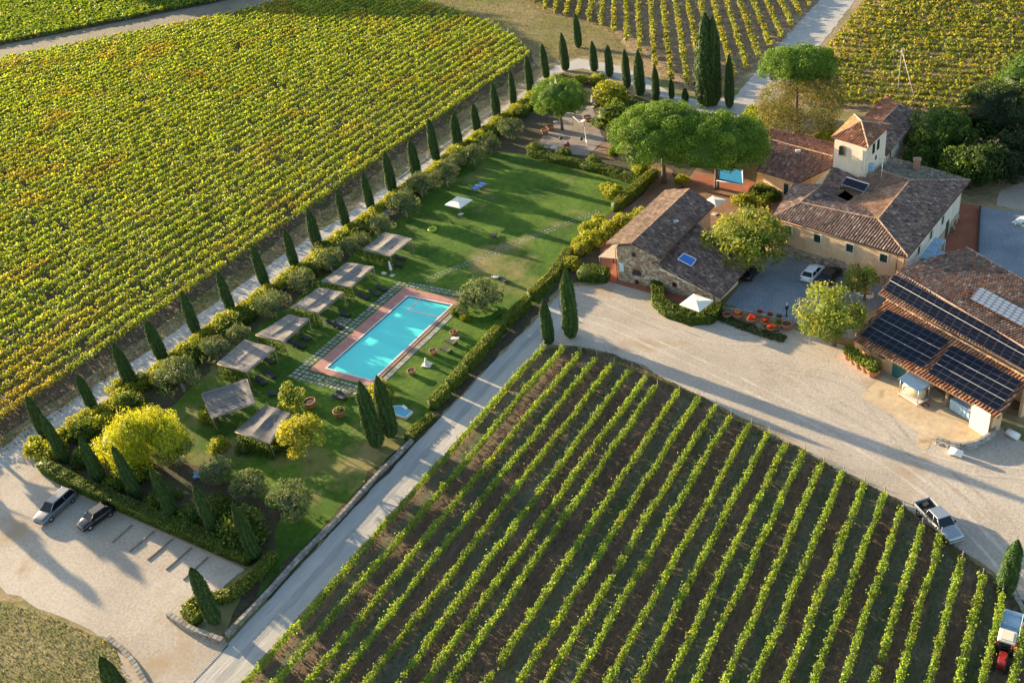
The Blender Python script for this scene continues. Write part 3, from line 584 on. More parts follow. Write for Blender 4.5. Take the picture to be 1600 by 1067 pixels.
for px,py,s,l in [(282,722,.92,'shaded grey olive below the yellow willow'),(345,752,.82,'shaded olive with a small blue seat to its left'),(398,778,.95,'broad shaded olive left of the lowest round olive'),(460,806,1.08,'round grey olive nearest the lower garden corner'),(752,484,1.42,'sunlit olive on the round planted mound at the pool corner')]: olive(px,py,s,l,zc=1.15 if px==752 else 1.5)
def hedge(name,label,pts,w,h,pal,size=.12,per=130,lump=.08,cat='hedge',group=None,closed=False):
    rg=RNG; P=[];Nn=[];vs=[];fs=[]; pts=[np.array(p[:2],float) for p in pts]; c=sum(pts)/len(pts)
    m=MB()
    for i in range(len(pts)-1):
        a,b=pts[i]-c,pts[i+1]-c; L=np.hypot(*(b-a)); t=(b-a)/max(L,1e-6); nr=np.array([-t[1],t[0]])
        m.box(((a+b)[0]/2,(a+b)[1]/2,h*.45),(L+w*.5,w*.8,h*.88),math.atan2(t[1],t[0]),0,tuple(np.array(pal[0][1])*.9))
        n=int(L*per*(w+2*h)); s=rg.random(n)*(L+w*.3)-w*.15; q=rg.random(n)*(w+2*h)
        n1=noise1(rg,L+3,.8); hh=h*(1+lump*2*(n1(s+1)-.5)); top=(q>h)&(q<h+w)
        off=np.where(top,q-h-w/2,np.where(q<=h,-w/2,w/2))+rg.normal(0,.05,n); z=np.where(top,hh,np.where(q<=h,q,q-h-w))*1.0+rg.normal(0,.04,n)
        P.append(np.stack([a[0]+t[0]*s+nr[0]*off,a[1]+t[1]*s+nr[1]*off,z.clip(.03)],1)); sg=np.sign(off)
        Nn.append(np.stack([nr[0]*sg*(~top),nr[1]*sg*(~top),np.where(top,1.,.15)],1))
    P=np.concatenate(P);Nn=np.concatenate(Nn); V,F,C=leaves(rg,P,Nn,size,.6,pick(rg,pal,len(P),.25),.5)
    mb=m; vb=np.array(mb.v); fb=np.array(mb.f); V2,F2,C2=join([(vb,fb,np.array(mb.c)),(V,F,C)])
    return tag(put(name,np_mesh(name,V2,F2,C2,LEAF),None,(c[0],c[1],0)),label,cat,group)
# hedge shrubs between lane and garden, one or two per gap between cypresses
for i in range(len(LANE_CYP)-2):
    (xa,ya)=W(*LANE_CYP[i][0]); (xb,yb)=W(*LANE_CYP[i+1][0]); n=ordinal(i+1)
    L=yb-ya
    shrub(xa+2.3,ya+L*.5,1.1,'golden hedge shrub at the lane edge, in the gap after the %s lane cypress'%n,'gold',grp='hedge shrubs along the left lane')
    shrub(xa+1.9,ya+L*.16,.85,'small golden shrub tucked against the %s lane cypress'%n,'gold',grp='hedge shrubs along the left lane')
    shrub(xa+2.0,ya+L*.84,.9,'golden shrub just before the cypress that follows the %s lane cypress'%n,'gold',grp='hedge shrubs along the left lane')
    shrub(xa+4.4,ya+L*.35,1.2,'green shrub behind the hedge, beside the %s lane cypress'%n,'green',grp='green shrubs inside the lane hedge')
    if i%2==0: shrub(xa+4.6,ya+L*.85,1.05,'dark green shrub behind the hedge in the gap after the %s lane cypress'%n,'green',grp='green shrubs inside the lane hedge')
SH=[(505,395,1.1,'green','dense green shrub between the hedge and the second pergola'),(345,700,.9,'gold','shrub under the lower edge of the lowest left pergola'),(385,705,.9,'green','green shrub under the slatted pergola by the yellow tree'),(425,705,1.0,'green','green shrub below the slatted pergola front edge'),(455,700,.9,'green','low green shrub left of the yellow tree trunk'),
 (383,672,.6,'gold','small bright shrub at the left corner of the slatted pergola'),(325,655,.8,'gold','bright low shrub below the dark pergola'),(595,620,1.25,'gold','round golden shrub behind the tub cypress'),(588,655,.6,'gold','little golden shrub between the two tub cypresses'),(712,490,.6,'green','small dark shrub at the pool end of the planted mound'),(728,500,.5,'gold','pale grassy shrub on the planted mound'),
 (960,308,1.25,'gold','clipped round topiary beside the right lawn hedge'),(948,298,.8,'gold','smaller clipped ball touching the round topiary'),(1003,268,1.0,'gold','round clipped shrub at the far lawn corner'),(958,243,.8,'green','dark shrub on the dirt path by the play terrace'),(838,240,1.1,'green','clipped dark shrub below the play terrace'),(880,245,1.0,'green','clipped shrub at the terrace edge above the lawn'),(925,258,1.0,'green','leafy shrub in the far lawn hedge'),
 (893,418,1.0,'gold','golden shrub at the lawn corner by the stone house'),(955,190,2.3,'green','dark dense bush right of the play terrace'),(950,158,2.2,'gold','pale green bush above the play terrace'),(935,130,1.2,'gold','dry bush inside the lane bend'),(908,130,1.1,'gold','low shrub near the top lane cypress'),(985,170,1.2,'green','green shrub at the lane bend below the thin cypresses'),
 (1035,190,1.1,'green','shrub at the back of the stone pines'),(1185,305,1.1,'green','leafy shrub against the terracotta terrace'),(1205,310,1.1,'green','ivy-like shrub under the rear farmhouse wing'),(1160,318,1.0,'gold','dry pale shrub in front of the terracotta terrace'),(1190,322,.9,'gold','dry golden shrub left of the farmhouse corner'),(1065,285,.8,'gold','slim shrub behind the stone house ridge'),
 (60,705,1.2,'gold','shrub at the outer hedge corner of the lane junction'),(85,712,1.2,'gold','second shrub at the hedge corner by the lane junction'),(225,600,1.0,'green','dark shrub right of the third lane cypress'),(165,660,1.3,'gold','low mixed shrub above the willow'),(205,640,1.3,'green','green shrub bordering the willow'),(185,610,1.0,'gold','flowering shrub by the lane above the willow'),
 (385,840,1.9,'green','big round bush behind the last car park cypress'),(345,800,1.2,'green','green bush behind the car park hedge cypresses'),(255,790,1.2,'green','green undergrowth bush between the hedge cypresses'),(300,815,1.2,'green','undergrowth bush near the hedge end'),(190,760,1.2,'green','undergrowth bush left of the third hedge cypress'),(140,722,1.3,'green','undergrowth bush by the first hedge cypress'),(215,745,1.4,'green','undergrowth bush below the willow crown'),
 (1010,345,0,'gold','')]
for px,py,s,k,l in SH:
    if s: shrub(*W(px,py),s,l,k,grp=None)
for i in range(len(LANE_CYP)-2):
    (xa,ya)=W(*LANE_CYP[i][0]); (xb,yb)=W(*LANE_CYP[i+1][0])
    hedge('low_hedge','low golden hedge strip along the lane between the %s and the %s cypress'%(ordinal(i+1),ordinal(i+2)),[(xa+.9,ya+.3),(xb+.9,yb-.3)],1.3,.55,P_GOLD,lump=.25,per=90,group='low hedge strips along the left lane')
# climbing hedge mass left of the stone house
for px,py,s,l in [(1000,340,1.0,'climbing golden shrub by the back left wall of the stone house'),(975,352,1.2,'wide golden shrub along the stone house left wall'),(950,365,1.25,'golden shrub halfway along the stone house left wall'),(928,380,1.25,'golden shrub near the front left corner of the stone house'),(912,392,1.1,'green-gold shrub by the lawn hedge end'),(935,350,.9,'small rounded shrub between lawn and house'),(918,362,.9,'small shrub above the hedge end'),(905,385,.9,'outermost small shrub beside the lawn')]:
    shrub(*W(px,py),s,l,'gold' ,grp='shrubs along the stone house')
def hp(name,label,px,w,h,pal,**kw): return hedge(name,label,[W(a,b) for a,b in px],w,h,pal,**kw)
hp('clipped_hedge','long clipped hedge between car park and garden',[(72,735),(110,757),(200,797),(300,840),(392,878)],1.3,1.55,P_HEDGE)
hp('clipped_hedge','curved low hedge at the car park exit below its cypress',[(428,872),(400,905),(360,935),(310,945),(294,958),(310,972)],1.1,.9,P_BOX)
for i,(a,b,w) in enumerate([((866,448),(838,472),'topmost, by the tall cypress'),((832,480),(800,512),'second from the top'),((793,520),(768,548),'third from the top'),((764,553),(738,582),'middle one'),((733,590),(712,612),'fourth from the bottom'),((706,620),(684,642),'third from the bottom, by the garden bank')]):
    hp('box_hedge','flat-topped hedge block above the gravel road, %s'%w,[(a[0]-7,a[1]-3),(b[0]-7,b[1]-3)],1.1,1.5,P_BOX,group='hedge blocks above the gravel road')
hp('box_hedge','low hedge strip beside the small blue tub',[(676,652),(652,672),(640,686)],1.2,.5,P_BOX)
hp('clipped_hedge','dark hedge across the far end of the lawn',[(830,243),(860,252),(905,262),(950,273),(1003,290)],1.3,1.3,P_HEDGE)
hp('clipped_hedge','right lawn hedge with squared top beside the dark path',[(1022,278),(1000,297),(975,318),(963,330)],1.5,1.5,P_BOX)
hp('clipped_hedge','hedge stub between lawn and gravel yard by the house',[(890,398),(872,425),(862,440)],1.3,1.2,P_BOX)
hp('clipped_hedge','square clipped hedge in front of the stone house porch',[(912,434),(945,437)],2.4,1.6,P_HEDGE)
hp('clipped_hedge','U-shaped hedge around the patio of the stone house',[(1027,452),(1029,478),(1045,492),(1080,503),(1108,503),(1120,486)],1.5,1.3,P_HEDGE)
hp('low_planting','low flower bed hedge under the pots by the yard',[(1126,497),(1165,512),(1200,524),(1222,530)],1.5,.3,[(3,(.06,.10,.03)),(2,(.12,.13,.05)),(1,(.25,.16,.09))],per=60)

# ---- particular trees
def tree(name,label,cat,px,py,zc,kw,tr,mat=None,scale=1.0,off=(0,0),seed=1,loc=None):
    x,y=loc or W(px,py); c=thing(name,label,cat,(x,y,0),0,None); lobes=kw.pop('lobes',None)
    put('trunk',trunk_mesh(*tr,seed=seed),c); V,F,C=crown(np.random.default_rng(seed+500),**kw)
    if lobes:
        ps=[(V,F,C)]
        for q,(dx,dy,dz,R,ncl) in enumerate(lobes):
            k2=dict(kw); k2.update(R=R,ncl=ncl); v,f,cc=crown(np.random.default_rng(seed+600+q),**k2); ps.append((v+np.array([dx,dy,dz]),f,cc))
        V,F,C=join(ps)
    mat=mat or (NEEDLE if kw.get('tight') else LEAF)
    put('foliage',np_mesh('foliage',V,F,C,mat),c,loc=(off[0],off[1],zc)); return c
tree('stone_pine','large umbrella-shaped stone pine, left of the big merging pair','stone pine',0,0,8.2,dict(R=(8.0,7.4,4.6),ncl=210,cr=1.2,per=360,size=.13,asp=.5,pal=P_PINE,zmin=-.35,core=.86,fill=0,flat=.85,tight=True),(4.6,.42,6,3.5,BARK),seed=3,loc=(-60.4,134.4))
tree('stone_pine','stone pine at the right of the big merging pair, beside the blue awning','stone pine',0,0,7.5,dict(R=(7.9,6.8,4.5),ncl=165,cr=1.15,per=360,size=.13,asp=.5,pal=P_PINE,zmin=-.35,core=.86,fill=0,flat=.85,tight=True),(4.8,.38,5,3.0,BARK),seed=4,loc=(-51.3,134.4))
tree('round_pine','round-headed pine shading the play terrace','pine',0,0,6.0,dict(R=(5.0,4.7,3.9),ncl=60,cr=1.1,per=380,size=.12,asp=.45,pal=P_PINE,zmin=-.6,core=.78,fill=0,flat=.85,tight=True),(3.0,.28,5,2.2,BARK),seed=5,loc=(-88.3,150.9))
tree('stone_pine','flat-topped pine above the brownish tree at the gravel track','stone pine',0,0,12.2,dict(R=(6.0,5.4,2.7),ncl=95,cr=1.2,per=380,size=.14,asp=.45,pal=P_PINE,zmin=-.3,core=.82,fill=0,flat=.8,tight=True),(10.8,.3,6,3.0,BARK),seed=6,loc=(-45.6,157.8))
tree('brownish_tree','half-bare brownish tree behind the farmhouse','tree',0,0,6.4,dict(R=(6.8,5.8,6.2),ncl=360,cr=1.1,per=120,size=.14,asp=.45,pal=P_BROWN,zmin=-.8,core=.0,fill=.35),(2.6,.25,7,3.2,BARK),seed=7,loc=(-44.6,156.2))
tree('willow_tree','bright yellow weeping willow near the car park corner','willow',232,722,4.7,dict(R=(3.4,3.2,2.3),ncl=42,cr=1.0,per=190,size=.20,asp=.22,pal=P_WILLOW,zmin=-.35,core=.6,droop=2.2,lobes=[(-2.6,-1.6,-1.5,(2.4,2.2,1.7),24),(3.0,1.2,-.8,(2.4,2.4,1.8),26),(.6,2.6,-.6,(2.3,2.0,1.6),18),(1.2,-2.4,-1.6,(2.4,1.8,1.4),18),(-.5,0,.9,(2.0,1.8,1.3),14)]),(3.0,.3,6,2.4,BARK),seed=8)
tree('yellow_tree','small yellow-leaved tree beside the slatted pergola','tree',484,720,3.9,dict(R=(2.5,2.4,1.9),ncl=55,cr=.7,per=90,size=.16,asp=.65,pal=P_YEL,zmin=-.5,core=.5),(2.1,.13,5,1.4,BARKP),seed=9)
tree('young_tree','light green young tree between two pergolas and a terracotta pot','tree',462,648,2.5,dict(R=(1.7,1.6,2.0),ncl=38,cr=.55,per=75,size=.15,asp=.65,pal=P_ASH,zmin=-.9,core=.3,fill=.4),(1.2,.10,5,1.0,BARKP),seed=10)
tree('leafy_tree','loose golden-green tree between the stone house and the farmhouse','tree',1168,420,4.4,dict(R=(5.4,5.0,3.5),ncl=120,cr=1.1,per=95,size=.20,asp=.55,pal=P_ASH,zmin=-.5,core=.55,fill=.3),(2.2,.3,7,3.0,BARK),seed=11)
tree('ash_tree','yellow-green tree at the corner of the solar roofed barn','tree',1303,540,4.3,dict(R=(3.6,3.3,3.0),ncl=72,cr=1.05,per=105,size=.18,asp=.6,pal=P_ASH,zmin=-.85,core=.4,fill=.35),(2.0,.24,6,2.2,BARK),off=(-.8,.5),seed=12)
tree('ash_tree','upper bough tree behind the barn corner above the white boat','tree',1350,470,3.2,dict(R=(2.0,1.8,1.3),ncl=26,cr=.8,per=95,size=.17,asp=.6,pal=P_ASH,zmin=-.6,core=.4),(2.2,.16,5,1.4,BARK),off=(-.6,0),seed=13)
R1=[(1465,250,4.6,(5.2,4.8,4.2),P_GREEN,'broad green tree right of the rear farmhouse wing'),(1548,232,5.6,(6.0,5.5,5.4),P_DARK+[(2,(.06,.10,.03))],'large dark tree at the right edge above the drive'),(1600,200,6.5,(6.0,5.5,5.5),P_GREEN,'tall green tree cut by the right picture edge'),(1530,292,3.2,(3.0,3.0,3.4),P_CYP,'dense dark conifer at the end of the terracotta terrace'),(1560,285,3.6,(3.6,3.4,3.6),P_DARK,'dark bushy tree beside the grey drive'),(1500,288,2.6,(3.2,2.8,2.6),P_GREEN,'green tree behind the farmhouse back corner'),(1610,275,4.2,(4.5,4,4.2),P_DARK+[(1,(.06,.10,.03))],'shaded tree at the right edge above the drive'),(1440,268,2.2,(2.8,2.6,2.3),P_GREEN,'small green tree behind the farmhouse chimney')]
for i,(px,py,zc,R,pal,l) in enumerate(R1):
    tree('leafy_tree',l,'tree',px,py,zc,dict(R=R,ncl=int(16*R[0]),cr=1.0,per=95,size=.21,asp=.6,pal=pal,zmin=-.7,core=.7),(max(zc-R[2]*.6,.8),.25,5,2.0,BARK),seed=20+i)
for i,(px,py,l) in enumerate([(1215,180,'low bush where the gravel track meets the lane'),(1180,188,'dry bush beside the lane end'),(1290,228,'bush at the rear farmhouse wing')]):
    shrub(*W(px,py),1.6,l,'gold')
for i,(x,y,h,l) in enumerate([(-121.5,43.2,8.5,'right'),(-125.5,39.4,8.5,'left')]):
    c=thing('oak_tree','oak beyond the left picture edge at the lane, %s one of two'%l,'oak tree',(x,y,0),0,'oaks beside the lane')
    put('trunk',trunk_mesh(h*.4,.3,5,2,seed=i),c); V,F,C=crown(np.random.default_rng(760+i),R=(.8,.7,h*.36),ncl=26,cr=.5,per=60,size=.3,asp=.6,pal=P_GREEN,zmin=-.6,core=.75); put('foliage',np_mesh('foliage',V,F,C,LEAF),c,loc=(0,0,h*.62))
# tall oaks standing just beyond the top edge: their long shadows fall on the far end of the left vineyard
for i,(x,y,h) in enumerate([(-300,232,21),(-287,233,22),(-273,234,21),(-258,235,22),(-314,231,20),(-328,231,20)]):
    c=thing('oak_tree','tall oak standing past the top edge of the fields, %s from the left'%ordinal([3,4,5,6,2,1][i]),'oak tree',(x,y,0),0,'oaks beyond the fields')
    put('trunk',trunk_mesh(h*.4,.5,5,3,seed=i),c); V,F,C=crown(np.random.default_rng(700+i),R=(6.5,6,h*.38),ncl=60,cr=2.0,per=45,size=.6,asp=.6,pal=P_GREEN,zmin=-.6,core=.75); put('foliage',np_mesh('foliage',V,F,C,LEAF),c,loc=(0,0,h*.62))

# ------------------------------------------------------------------ buildings
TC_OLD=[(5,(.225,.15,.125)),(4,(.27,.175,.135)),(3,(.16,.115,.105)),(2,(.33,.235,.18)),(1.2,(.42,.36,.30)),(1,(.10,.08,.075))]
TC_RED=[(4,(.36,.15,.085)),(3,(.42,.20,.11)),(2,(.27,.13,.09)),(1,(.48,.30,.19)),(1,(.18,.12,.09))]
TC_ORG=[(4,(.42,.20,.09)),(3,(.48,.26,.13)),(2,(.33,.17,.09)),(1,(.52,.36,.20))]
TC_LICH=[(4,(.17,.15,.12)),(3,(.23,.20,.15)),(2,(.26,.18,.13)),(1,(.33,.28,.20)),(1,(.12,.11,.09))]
def tiled(m, poly, pal, w=.40, L=.48, seed=0, over=0.0, base=True):
    w=max(w,.40)
    """half-round cover tiles laid in columns down a roof slope"""
    rg=np.random.default_rng(seed+300); P=np.array(poly,float); c=P.mean(0)
    _,_,vt=np.linalg.svd(P-c); n=vt[2]; n=n if n[2]>0 else -n
    P=P-((P-c)@n)[:,None]*n; d=np.array([0,0,-1.0]); d=d-(d@n)*n; d/=np.linalg.norm(d); u=np.cross(d,n); u/=np.linalg.norm(u)
    s=(P-c)@u; t=(P-c)@d; k=len(P); cs=np.array([p[1] for p in pal]); wt=np.array([p[0] for p in pal],float); wt/=wt.sum()
    if base: m.poly([tuple(p-n*.02) for p in P],0,tuple(cs[0]*.5)); m.poly([tuple(p-n*.14) for p in P[::-1]],0,(.16,.12,.09))
    if base:
        for i in range(k):
            a,b=P[i]-n*.02,P[(i+1)%k]-n*.02; m.add([tuple(a),tuple(b),tuple(b-n*.12),tuple(a-n*.12)],[(0,1,2,3)],0,(.20,.14,.10))
    V=[];F=[];C=[];o=0; x=s.min()+w*.5
    prof=np.array([(-.5,0),(-.36,.62),(0,1),(.36,.62),(.5,0)])
    blot=rg.random((40,40))
    while x<s.max():
        ts=[]
        for i in range(k):
            j=(i+1)%k
            if (s[i]>x)!=(s[j]>x): ts.append(t[i]+(x-s[i])*(t[j]-t[i])/(s[j]-s[i]))
        ts.sort()
        for q in range(0,len(ts)-1,2):
            a,b=ts[q],ts[q+1]+over; y=b
            while y>a+.08:
                y0=max(y-L,a); r=w*.33*rg.uniform(.92,1.08); h=.155*rg.uniform(.85,1.15); dx=rg.normal(0,.012); lift=rg.uniform(0,.015)
                lo=[c+u*(x+dx+p[0]*2*r)+d*y+n*(h*p[1]+.022+lift) for p in prof]; hi=[c+u*(x+dx+p[0]*2*r*.86)+d*(y0-.03)+n*(h*.85*p[1]+lift*.3) for p in prof]
                V+=lo+hi
                for e in range(4): F.append((o+e,o+e+1,o+6+e,o+5+e))
                F.append((o,o+4,o+3,o+1)); 
                col=cs[rg.choice(len(cs),p=wt)]*.8+cs[0]*.2; bl=blot[int((x-s.min())/1.6)%40,int((y-t.min())/1.6)%40]
                C+= [tuple(col*(.85+.3*bl)*rg.uniform(.84,1.16))]*10; o+=10; y-=L
        x+=w
    b0=len(m.v); m.v+= [tuple(v) for v in V]; m.c+=C
    for f in F: m.f.append(tuple(i+b0 for i in f)); m.m.append(0); m.smooth.append(False)
def ridge(m, a, b, col=(.42,.27,.18), r=.13, L=.42, seed=0):
    rg=np.random.default_rng(seed+800); a=np.array(a,float); b=np.array(b,float); D=np.linalg.norm(b-a); n=max(1,int(D/L)); t=(b-a)/D; s=np.cross(t,[0,0,1.]); s/=np.linalg.norm(s)
    for i in range(n):
        p0=a+t*D*i/n; p1=a+t*D*(i+1.12)/n; cc=tuple(np.array(col)*rg.uniform(.75,1.25)); vs=[]
        for p,rr in ((p0,r),(p1,r*.86)):
            for ang in (-90,-45,0,45,90): th=math.radians(ang); vs.append(tuple(p+s*rr*math.sin(th)+np.array([0,0,rr*math.cos(th)+.05])))
        m.add(vs,[(e,e+1,6+e,5+e) for e in range(4)],0,cc)
def roof_part(parent, name, polys, ridges, pal, seed=0, w=.36, rcol=(.42,.27,.18)):
    m=MB()
    for i,p in enumerate(polys): tiled(m,p if isinstance(p,list) else p[0],pal if isinstance(p,list) else p[1],w=w,seed=seed*10+i)
    for i,(a,b) in enumerate(ridges): ridge(m,a,b,rcol,seed=seed*10+i)
    return m.build(name,TILE,parent,kind='stuff')
def wall_part(parent,name,pts,zb,zt,mat,thick=.35,label=None):      # closed wall body from a footprint
    m=MB(); m.prism(pts,zb,zt); return m.build(name,mat,parent,label=label)
def onface(a,b,s,z,out=0.0):                                      # point s metres along wall a->b, out = distance in front (right-hand side of a->b)
    a=np.array(a[:2]);b=np.array(b[:2]);t=(b-a)/np.hypot(*(b-a)); nr=np.array([t[1],-t[0]]); p=a+t*s+nr*out; return (p[0],p[1],z),math.atan2(t[1],t[0])
def window(parent,a,b,s,z,w=.95,h=1.15,mat=None,frame=None,label=None,name='window'):
    p,r=onface(a,b,s,z,.0); m=MB(); f=frame or PALEW
    for dx,dz,ww,hh in ((0,h/2+.06,w+.24,.12),(0,-h/2-.06,w+.34,.12),(-w/2-.06,0,.12,h),(w/2+.06,0,.12,h)):
        q,_=onface(a,b,s+dx,z+dz,.05); m.box(q,(ww,.14,hh),r)
    o=m.build(name,f,parent,label=label)
    for k in (-1,1):
        q,_=onface(a,b,s+k*w/4,z,.045); m2=MB(); m2.box(q,(w/2-.02,.06,h-.02),r)
        for j in range(6):
            q2,_=onface(a,b,s+k*w/4,z-h/2+(j+.7)*h/6.4,.085); m2.box(q2,(w/2-.14,.03,.05),r,rx=.3)
        m2.build('shutter',mat or GREENDOOR,o)
    return o
def stones(m,a,b,zb,ztf,holes=(),sw=.42,sh=.24,out=.0,seed=0,pal=None):
    rg=np.random.default_rng(seed+60); A=np.array(a[:2]);B=np.array(b[:2]); L=np.hypot(*(B-A)); z=zb
    pal=pal or [(3,(.42,.33,.23)),(3,(.34,.27,.20)),(2,(.50,.42,.32)),(1,(.27,.20,.15)),(1,(.38,.22,.14))]
    cs=[p[1] for p in pal]; wt=np.array([p[0] for p in pal],float); wt/=wt.sum()
    while z<max(ztf(0),ztf(L),ztf(L/2)):
        hrow=sh*rg.uniform(.7,1.3); x=-rg.random()*sw
        while x<L:
            w=sw*rg.uniform(.5,1.5); x0=max(x,0);x1=min(x+w,L); xm=(x0+x1)/2; zm=z+hrow/2
            if x1-x0>.08 and zm+hrow*.4<ztf(xm) and not any(h[0]<xm<h[1] and h[2]<zm<h[3] for h in holes):
                p,r=onface(a,b,xm,zm,out+.01); cc=np.array(cs[rg.choice(len(cs),p=wt)])*rg.uniform(.75,1.25)
                m.bev(p,((x1-x0)*.94,.10+rg.random()*.05,hrow*.9),.03,r,0,tuple(cc),rx=math.pi*0+rg.normal(0,.03))
            x+=w
        z+=hrow
def gutter(parent,a,b,name='gutter'):
    m=MB(); m.tube([a,b],.07,n=6); return m.build(name,plain_copper,parent)
plain_copper=plain('copper_gutter',(.16,.075,.05),.6,.3)

# stone house with lean-to
SH_=thing('stone_house','stone farm cottage with tiled gable roof and a lower lean-to, beside the gravel yard','house',(0,0,0))
a0=(-54.25,103.75); a1=(-47.75,103.24); ey=np.array([math.cos(math.radians(85.4)),math.sin(math.radians(85.4))])
b0=(a0[0]+ey[0]*16.6,a0[1]+ey[1]*16.6); b1=(a1[0]+ey[0]*15.9,a1[1]+ey[1]*15.9); am=((a0[0]*.46+a1[0]*.54),(a0[1]*.46+a1[1]*.54)); bm_=((b0[0]*.46+b1[0]*.54),(b0[1]*.46+b1[1]*.54))
wall_part(SH_,'wall',[a0,am,a1,b1,bm_,b0],0,[5.35,6.4,5.0,5.0,6.4,5.35],MORTAR)
# roof polygons from the eave and ridge lines
eL0=(*W(947,381,5.65),5.65); r0=(*W(986,381,6.75),6.75); eR0=(*W(1032,404,5.1),5.1); eL1=(*W(1041,297,5.65),5.65); r1=(*W(1077,296,6.75),6.75); eR1=(*W(1117,320,5.1),5.1)
roof_part(SH_,'roof',[([eL0,r0,r1,eL1],[(5,(.36,.25,.17)),(3,(.29,.20,.14)),(2,(.42,.31,.22)),(1,(.22,.15,.12))]),([r0,eR0,eR1,r1],TC_OLD)],[(r0,r1)],TC_OLD,1)  # left slope's paler tan palette paints in its sunlit look
l0=(*W(1018,410,4.3),4.3); l1=(*W(1125,466,1.9),1.9); l2=(*W(1168,420,2.3),2.3); l3=(*W(1090,350,4.7),4.7)
roof_part(SH_,'lean_to_roof',[[l0,l1,l2,l3]],[],TC_OLD,2)
k0=a1; k1=(-39.3,101.6); k2=(-38.3,107.6); k3=(b1[0],b1[1]-5)
wall_part(SH_,'lean_to_wall',[k0,k1,k2,(-45.6,109.5)],0,[3.6,1.65,1.9,3.5],CREAM)
m=MB()
stones(m,a0,a1,0,lambda x:5.2+min(x,3.8)*.27 - max(0,x-3.8)*.42,holes=[(2.3,3.3,4.3,5.35),(2.2,3.9,1.35,2.75),(2.5,3.4,-.1,.7),(.35,.95,1.5,3.0)],seed=1)
stones(m,k0,k1,0,lambda x:3.2-x*.2,holes=[(1.9,3.0,1.0,2.1)],seed=2)
m.build('stone_facing',STONE,SH_,kind='stuff')
def arched(parent,a,b,s,z,w,h,name='window',mat=GLASS,label=None):
    m=MB(); pts=[(-w/2,-h/2),(w/2,-h/2),(w/2,h/2-w/2*.6)]+[(w/2*math.cos(t),h/2-w/2*.6+w/2*.6*math.sin(t)) for t in np.linspace(.3,math.pi-.3,5)]+[(-w/2,h/2-w/2*.6)]
    front=[onface(a,b,s+x,z+y,.07)[0] for x,y in pts]; m.poly(front,0)
    o=m.build(name,mat,parent,label=label); f=MB()
    for i in range(len(pts)):
        p,q=onface(a,b,s+pts[i][0],z+pts[i][1],.09)[0],onface(a,b,s+pts[(i+1)%len(pts)][0],z+pts[(i+1)%len(pts)][1],.09)[0]; f.tube([p,q],.06,n=5,sm=False)
    f.build('frame',plain_brick,o); return o
plain_brick=plain('brick_surround',(.36,.19,.13),.9,var=.3,vscale=6)
arched(SH_,a0,a1,2.75,4.75,.75,.8); arched(SH_,a0,a1,3.0,2.0,1.5,1.15); arched(SH_,a0,a1,2.95,.4,.7,.8,'niche'); arched(SH_,k0,k1,2.4,1.5,.75,.85)
m=MB(); p,r=onface(a0,a1,.65,2.3,.12); m.bev(p,(.75,.08,1.3),.02,r); o=m.build('plaque',plain('blue_white_plaque',(.55,.68,.75),.4),SH_,label='pale blue plaque with white motif')
m=MB()
for dz in (-.35,0,.35): p,r=onface(a0,a1,.65,2.3+dz,.175); m.box(p,(.45,.02,.12),r)
m.build('motif',WHITE,o)
for (pa,pb,zt) in ((a0,a0,5.3),(k1,k1,1.6)):
    m=MB(); x,y=pa; m.tube([(x-.08,y-.25,0),(x-.08,y-.25,zt)],.06,n=6); m.build('downpipe',plain_copper,SH_)
gutter(SH_,(eL0[0],eL0[1],5.5),(eL1[0],eL1[1],5.5)); gutter(SH_,(eR0[0],eR0[1],4.95),(eR1[0],eR1[1],4.95)); gutter(SH_,(l1[0],l1[1],l1[2]-.12),(l2[0],l2[1],l2[2]-.12))
def on_plane(px,py,p0,p1,p2,lift=0.0):
    p0,p1,p2=[np.array(p) for p in (p0,p1,p2)]; n=np.cross(p1-p0,p2-p0); n/=np.linalg.norm(n); n=n if n[2]>0 else -n; p0=p0+n*lift
    v=M3@np.array([(px-800)/FPX,(py-533.5)/FPX,1.]); o=np.array([0,0,CAMH]); return o+v*(((p0-o)@n)/(v@n))
def skylight(parent,q,label,mat,frame=WHITE,lift=.22):
    m=MB(); P=[on_plane(a,b,l0,l1,l2,lift) for a,b,z in q]; m.poly([tuple(p) for p in P],0); m.poly([tuple(p-np.array([0,0,.12])) for p in P[::-1]],0); o=m.build('skylight',mat,parent,label=label); f=MB()
    for i in range(4): f.tube([tuple(P[i]),tuple(P[(i+1)%4])],.07,n=4,sm=False)
    f.build('frame',frame,o)
BLUEG=plain('blue_skylight_glass',(.03,.14,.50),.3,var=.1,spec=.5)
skylight(SH_,[(1068,396,2.95),(1088,405,2.65),(1080,416,2.5),(1059,405,2.8)],'blue skylight in the lean-to roof',BLUEG)
m=MB(); p=on_plane(1056,346,r0,eR0,eR1,.1); m.bev((p[0],p[1],p[2]),(.8,.55,.25),.05,1.0); m.build('roof_hatch',plain('grey_hatch',(.45,.45,.42),.6),SH_)
m=MB(); q0=(a0[0]-.1,a0[1]+.1,3.2); m.prism([(a0[0]-3.2,a0[1]+.4),(a0[0],a0[1]+.1),(a0[0]+ey[0]*4,a0[1]+ey[1]*4),(a0[0]-3+ey[0]*4,a0[1]+ey[1]*4+.3)],[2.9,3.3,3.3,2.9],[3.0,3.4,3.4,3.0]); m.build('porch_canopy',WOODP,SH_)
for dx,dy in ((-3.0,.5),(-2.8,4.1)):
    m=MB(); m.tube([(a0[0]+dx,a0[1]+dy,0),(a0[0]+dx,a0[1]+dy,2.95)],.06,n=6); m.build('porch_post',IRON,SH_)

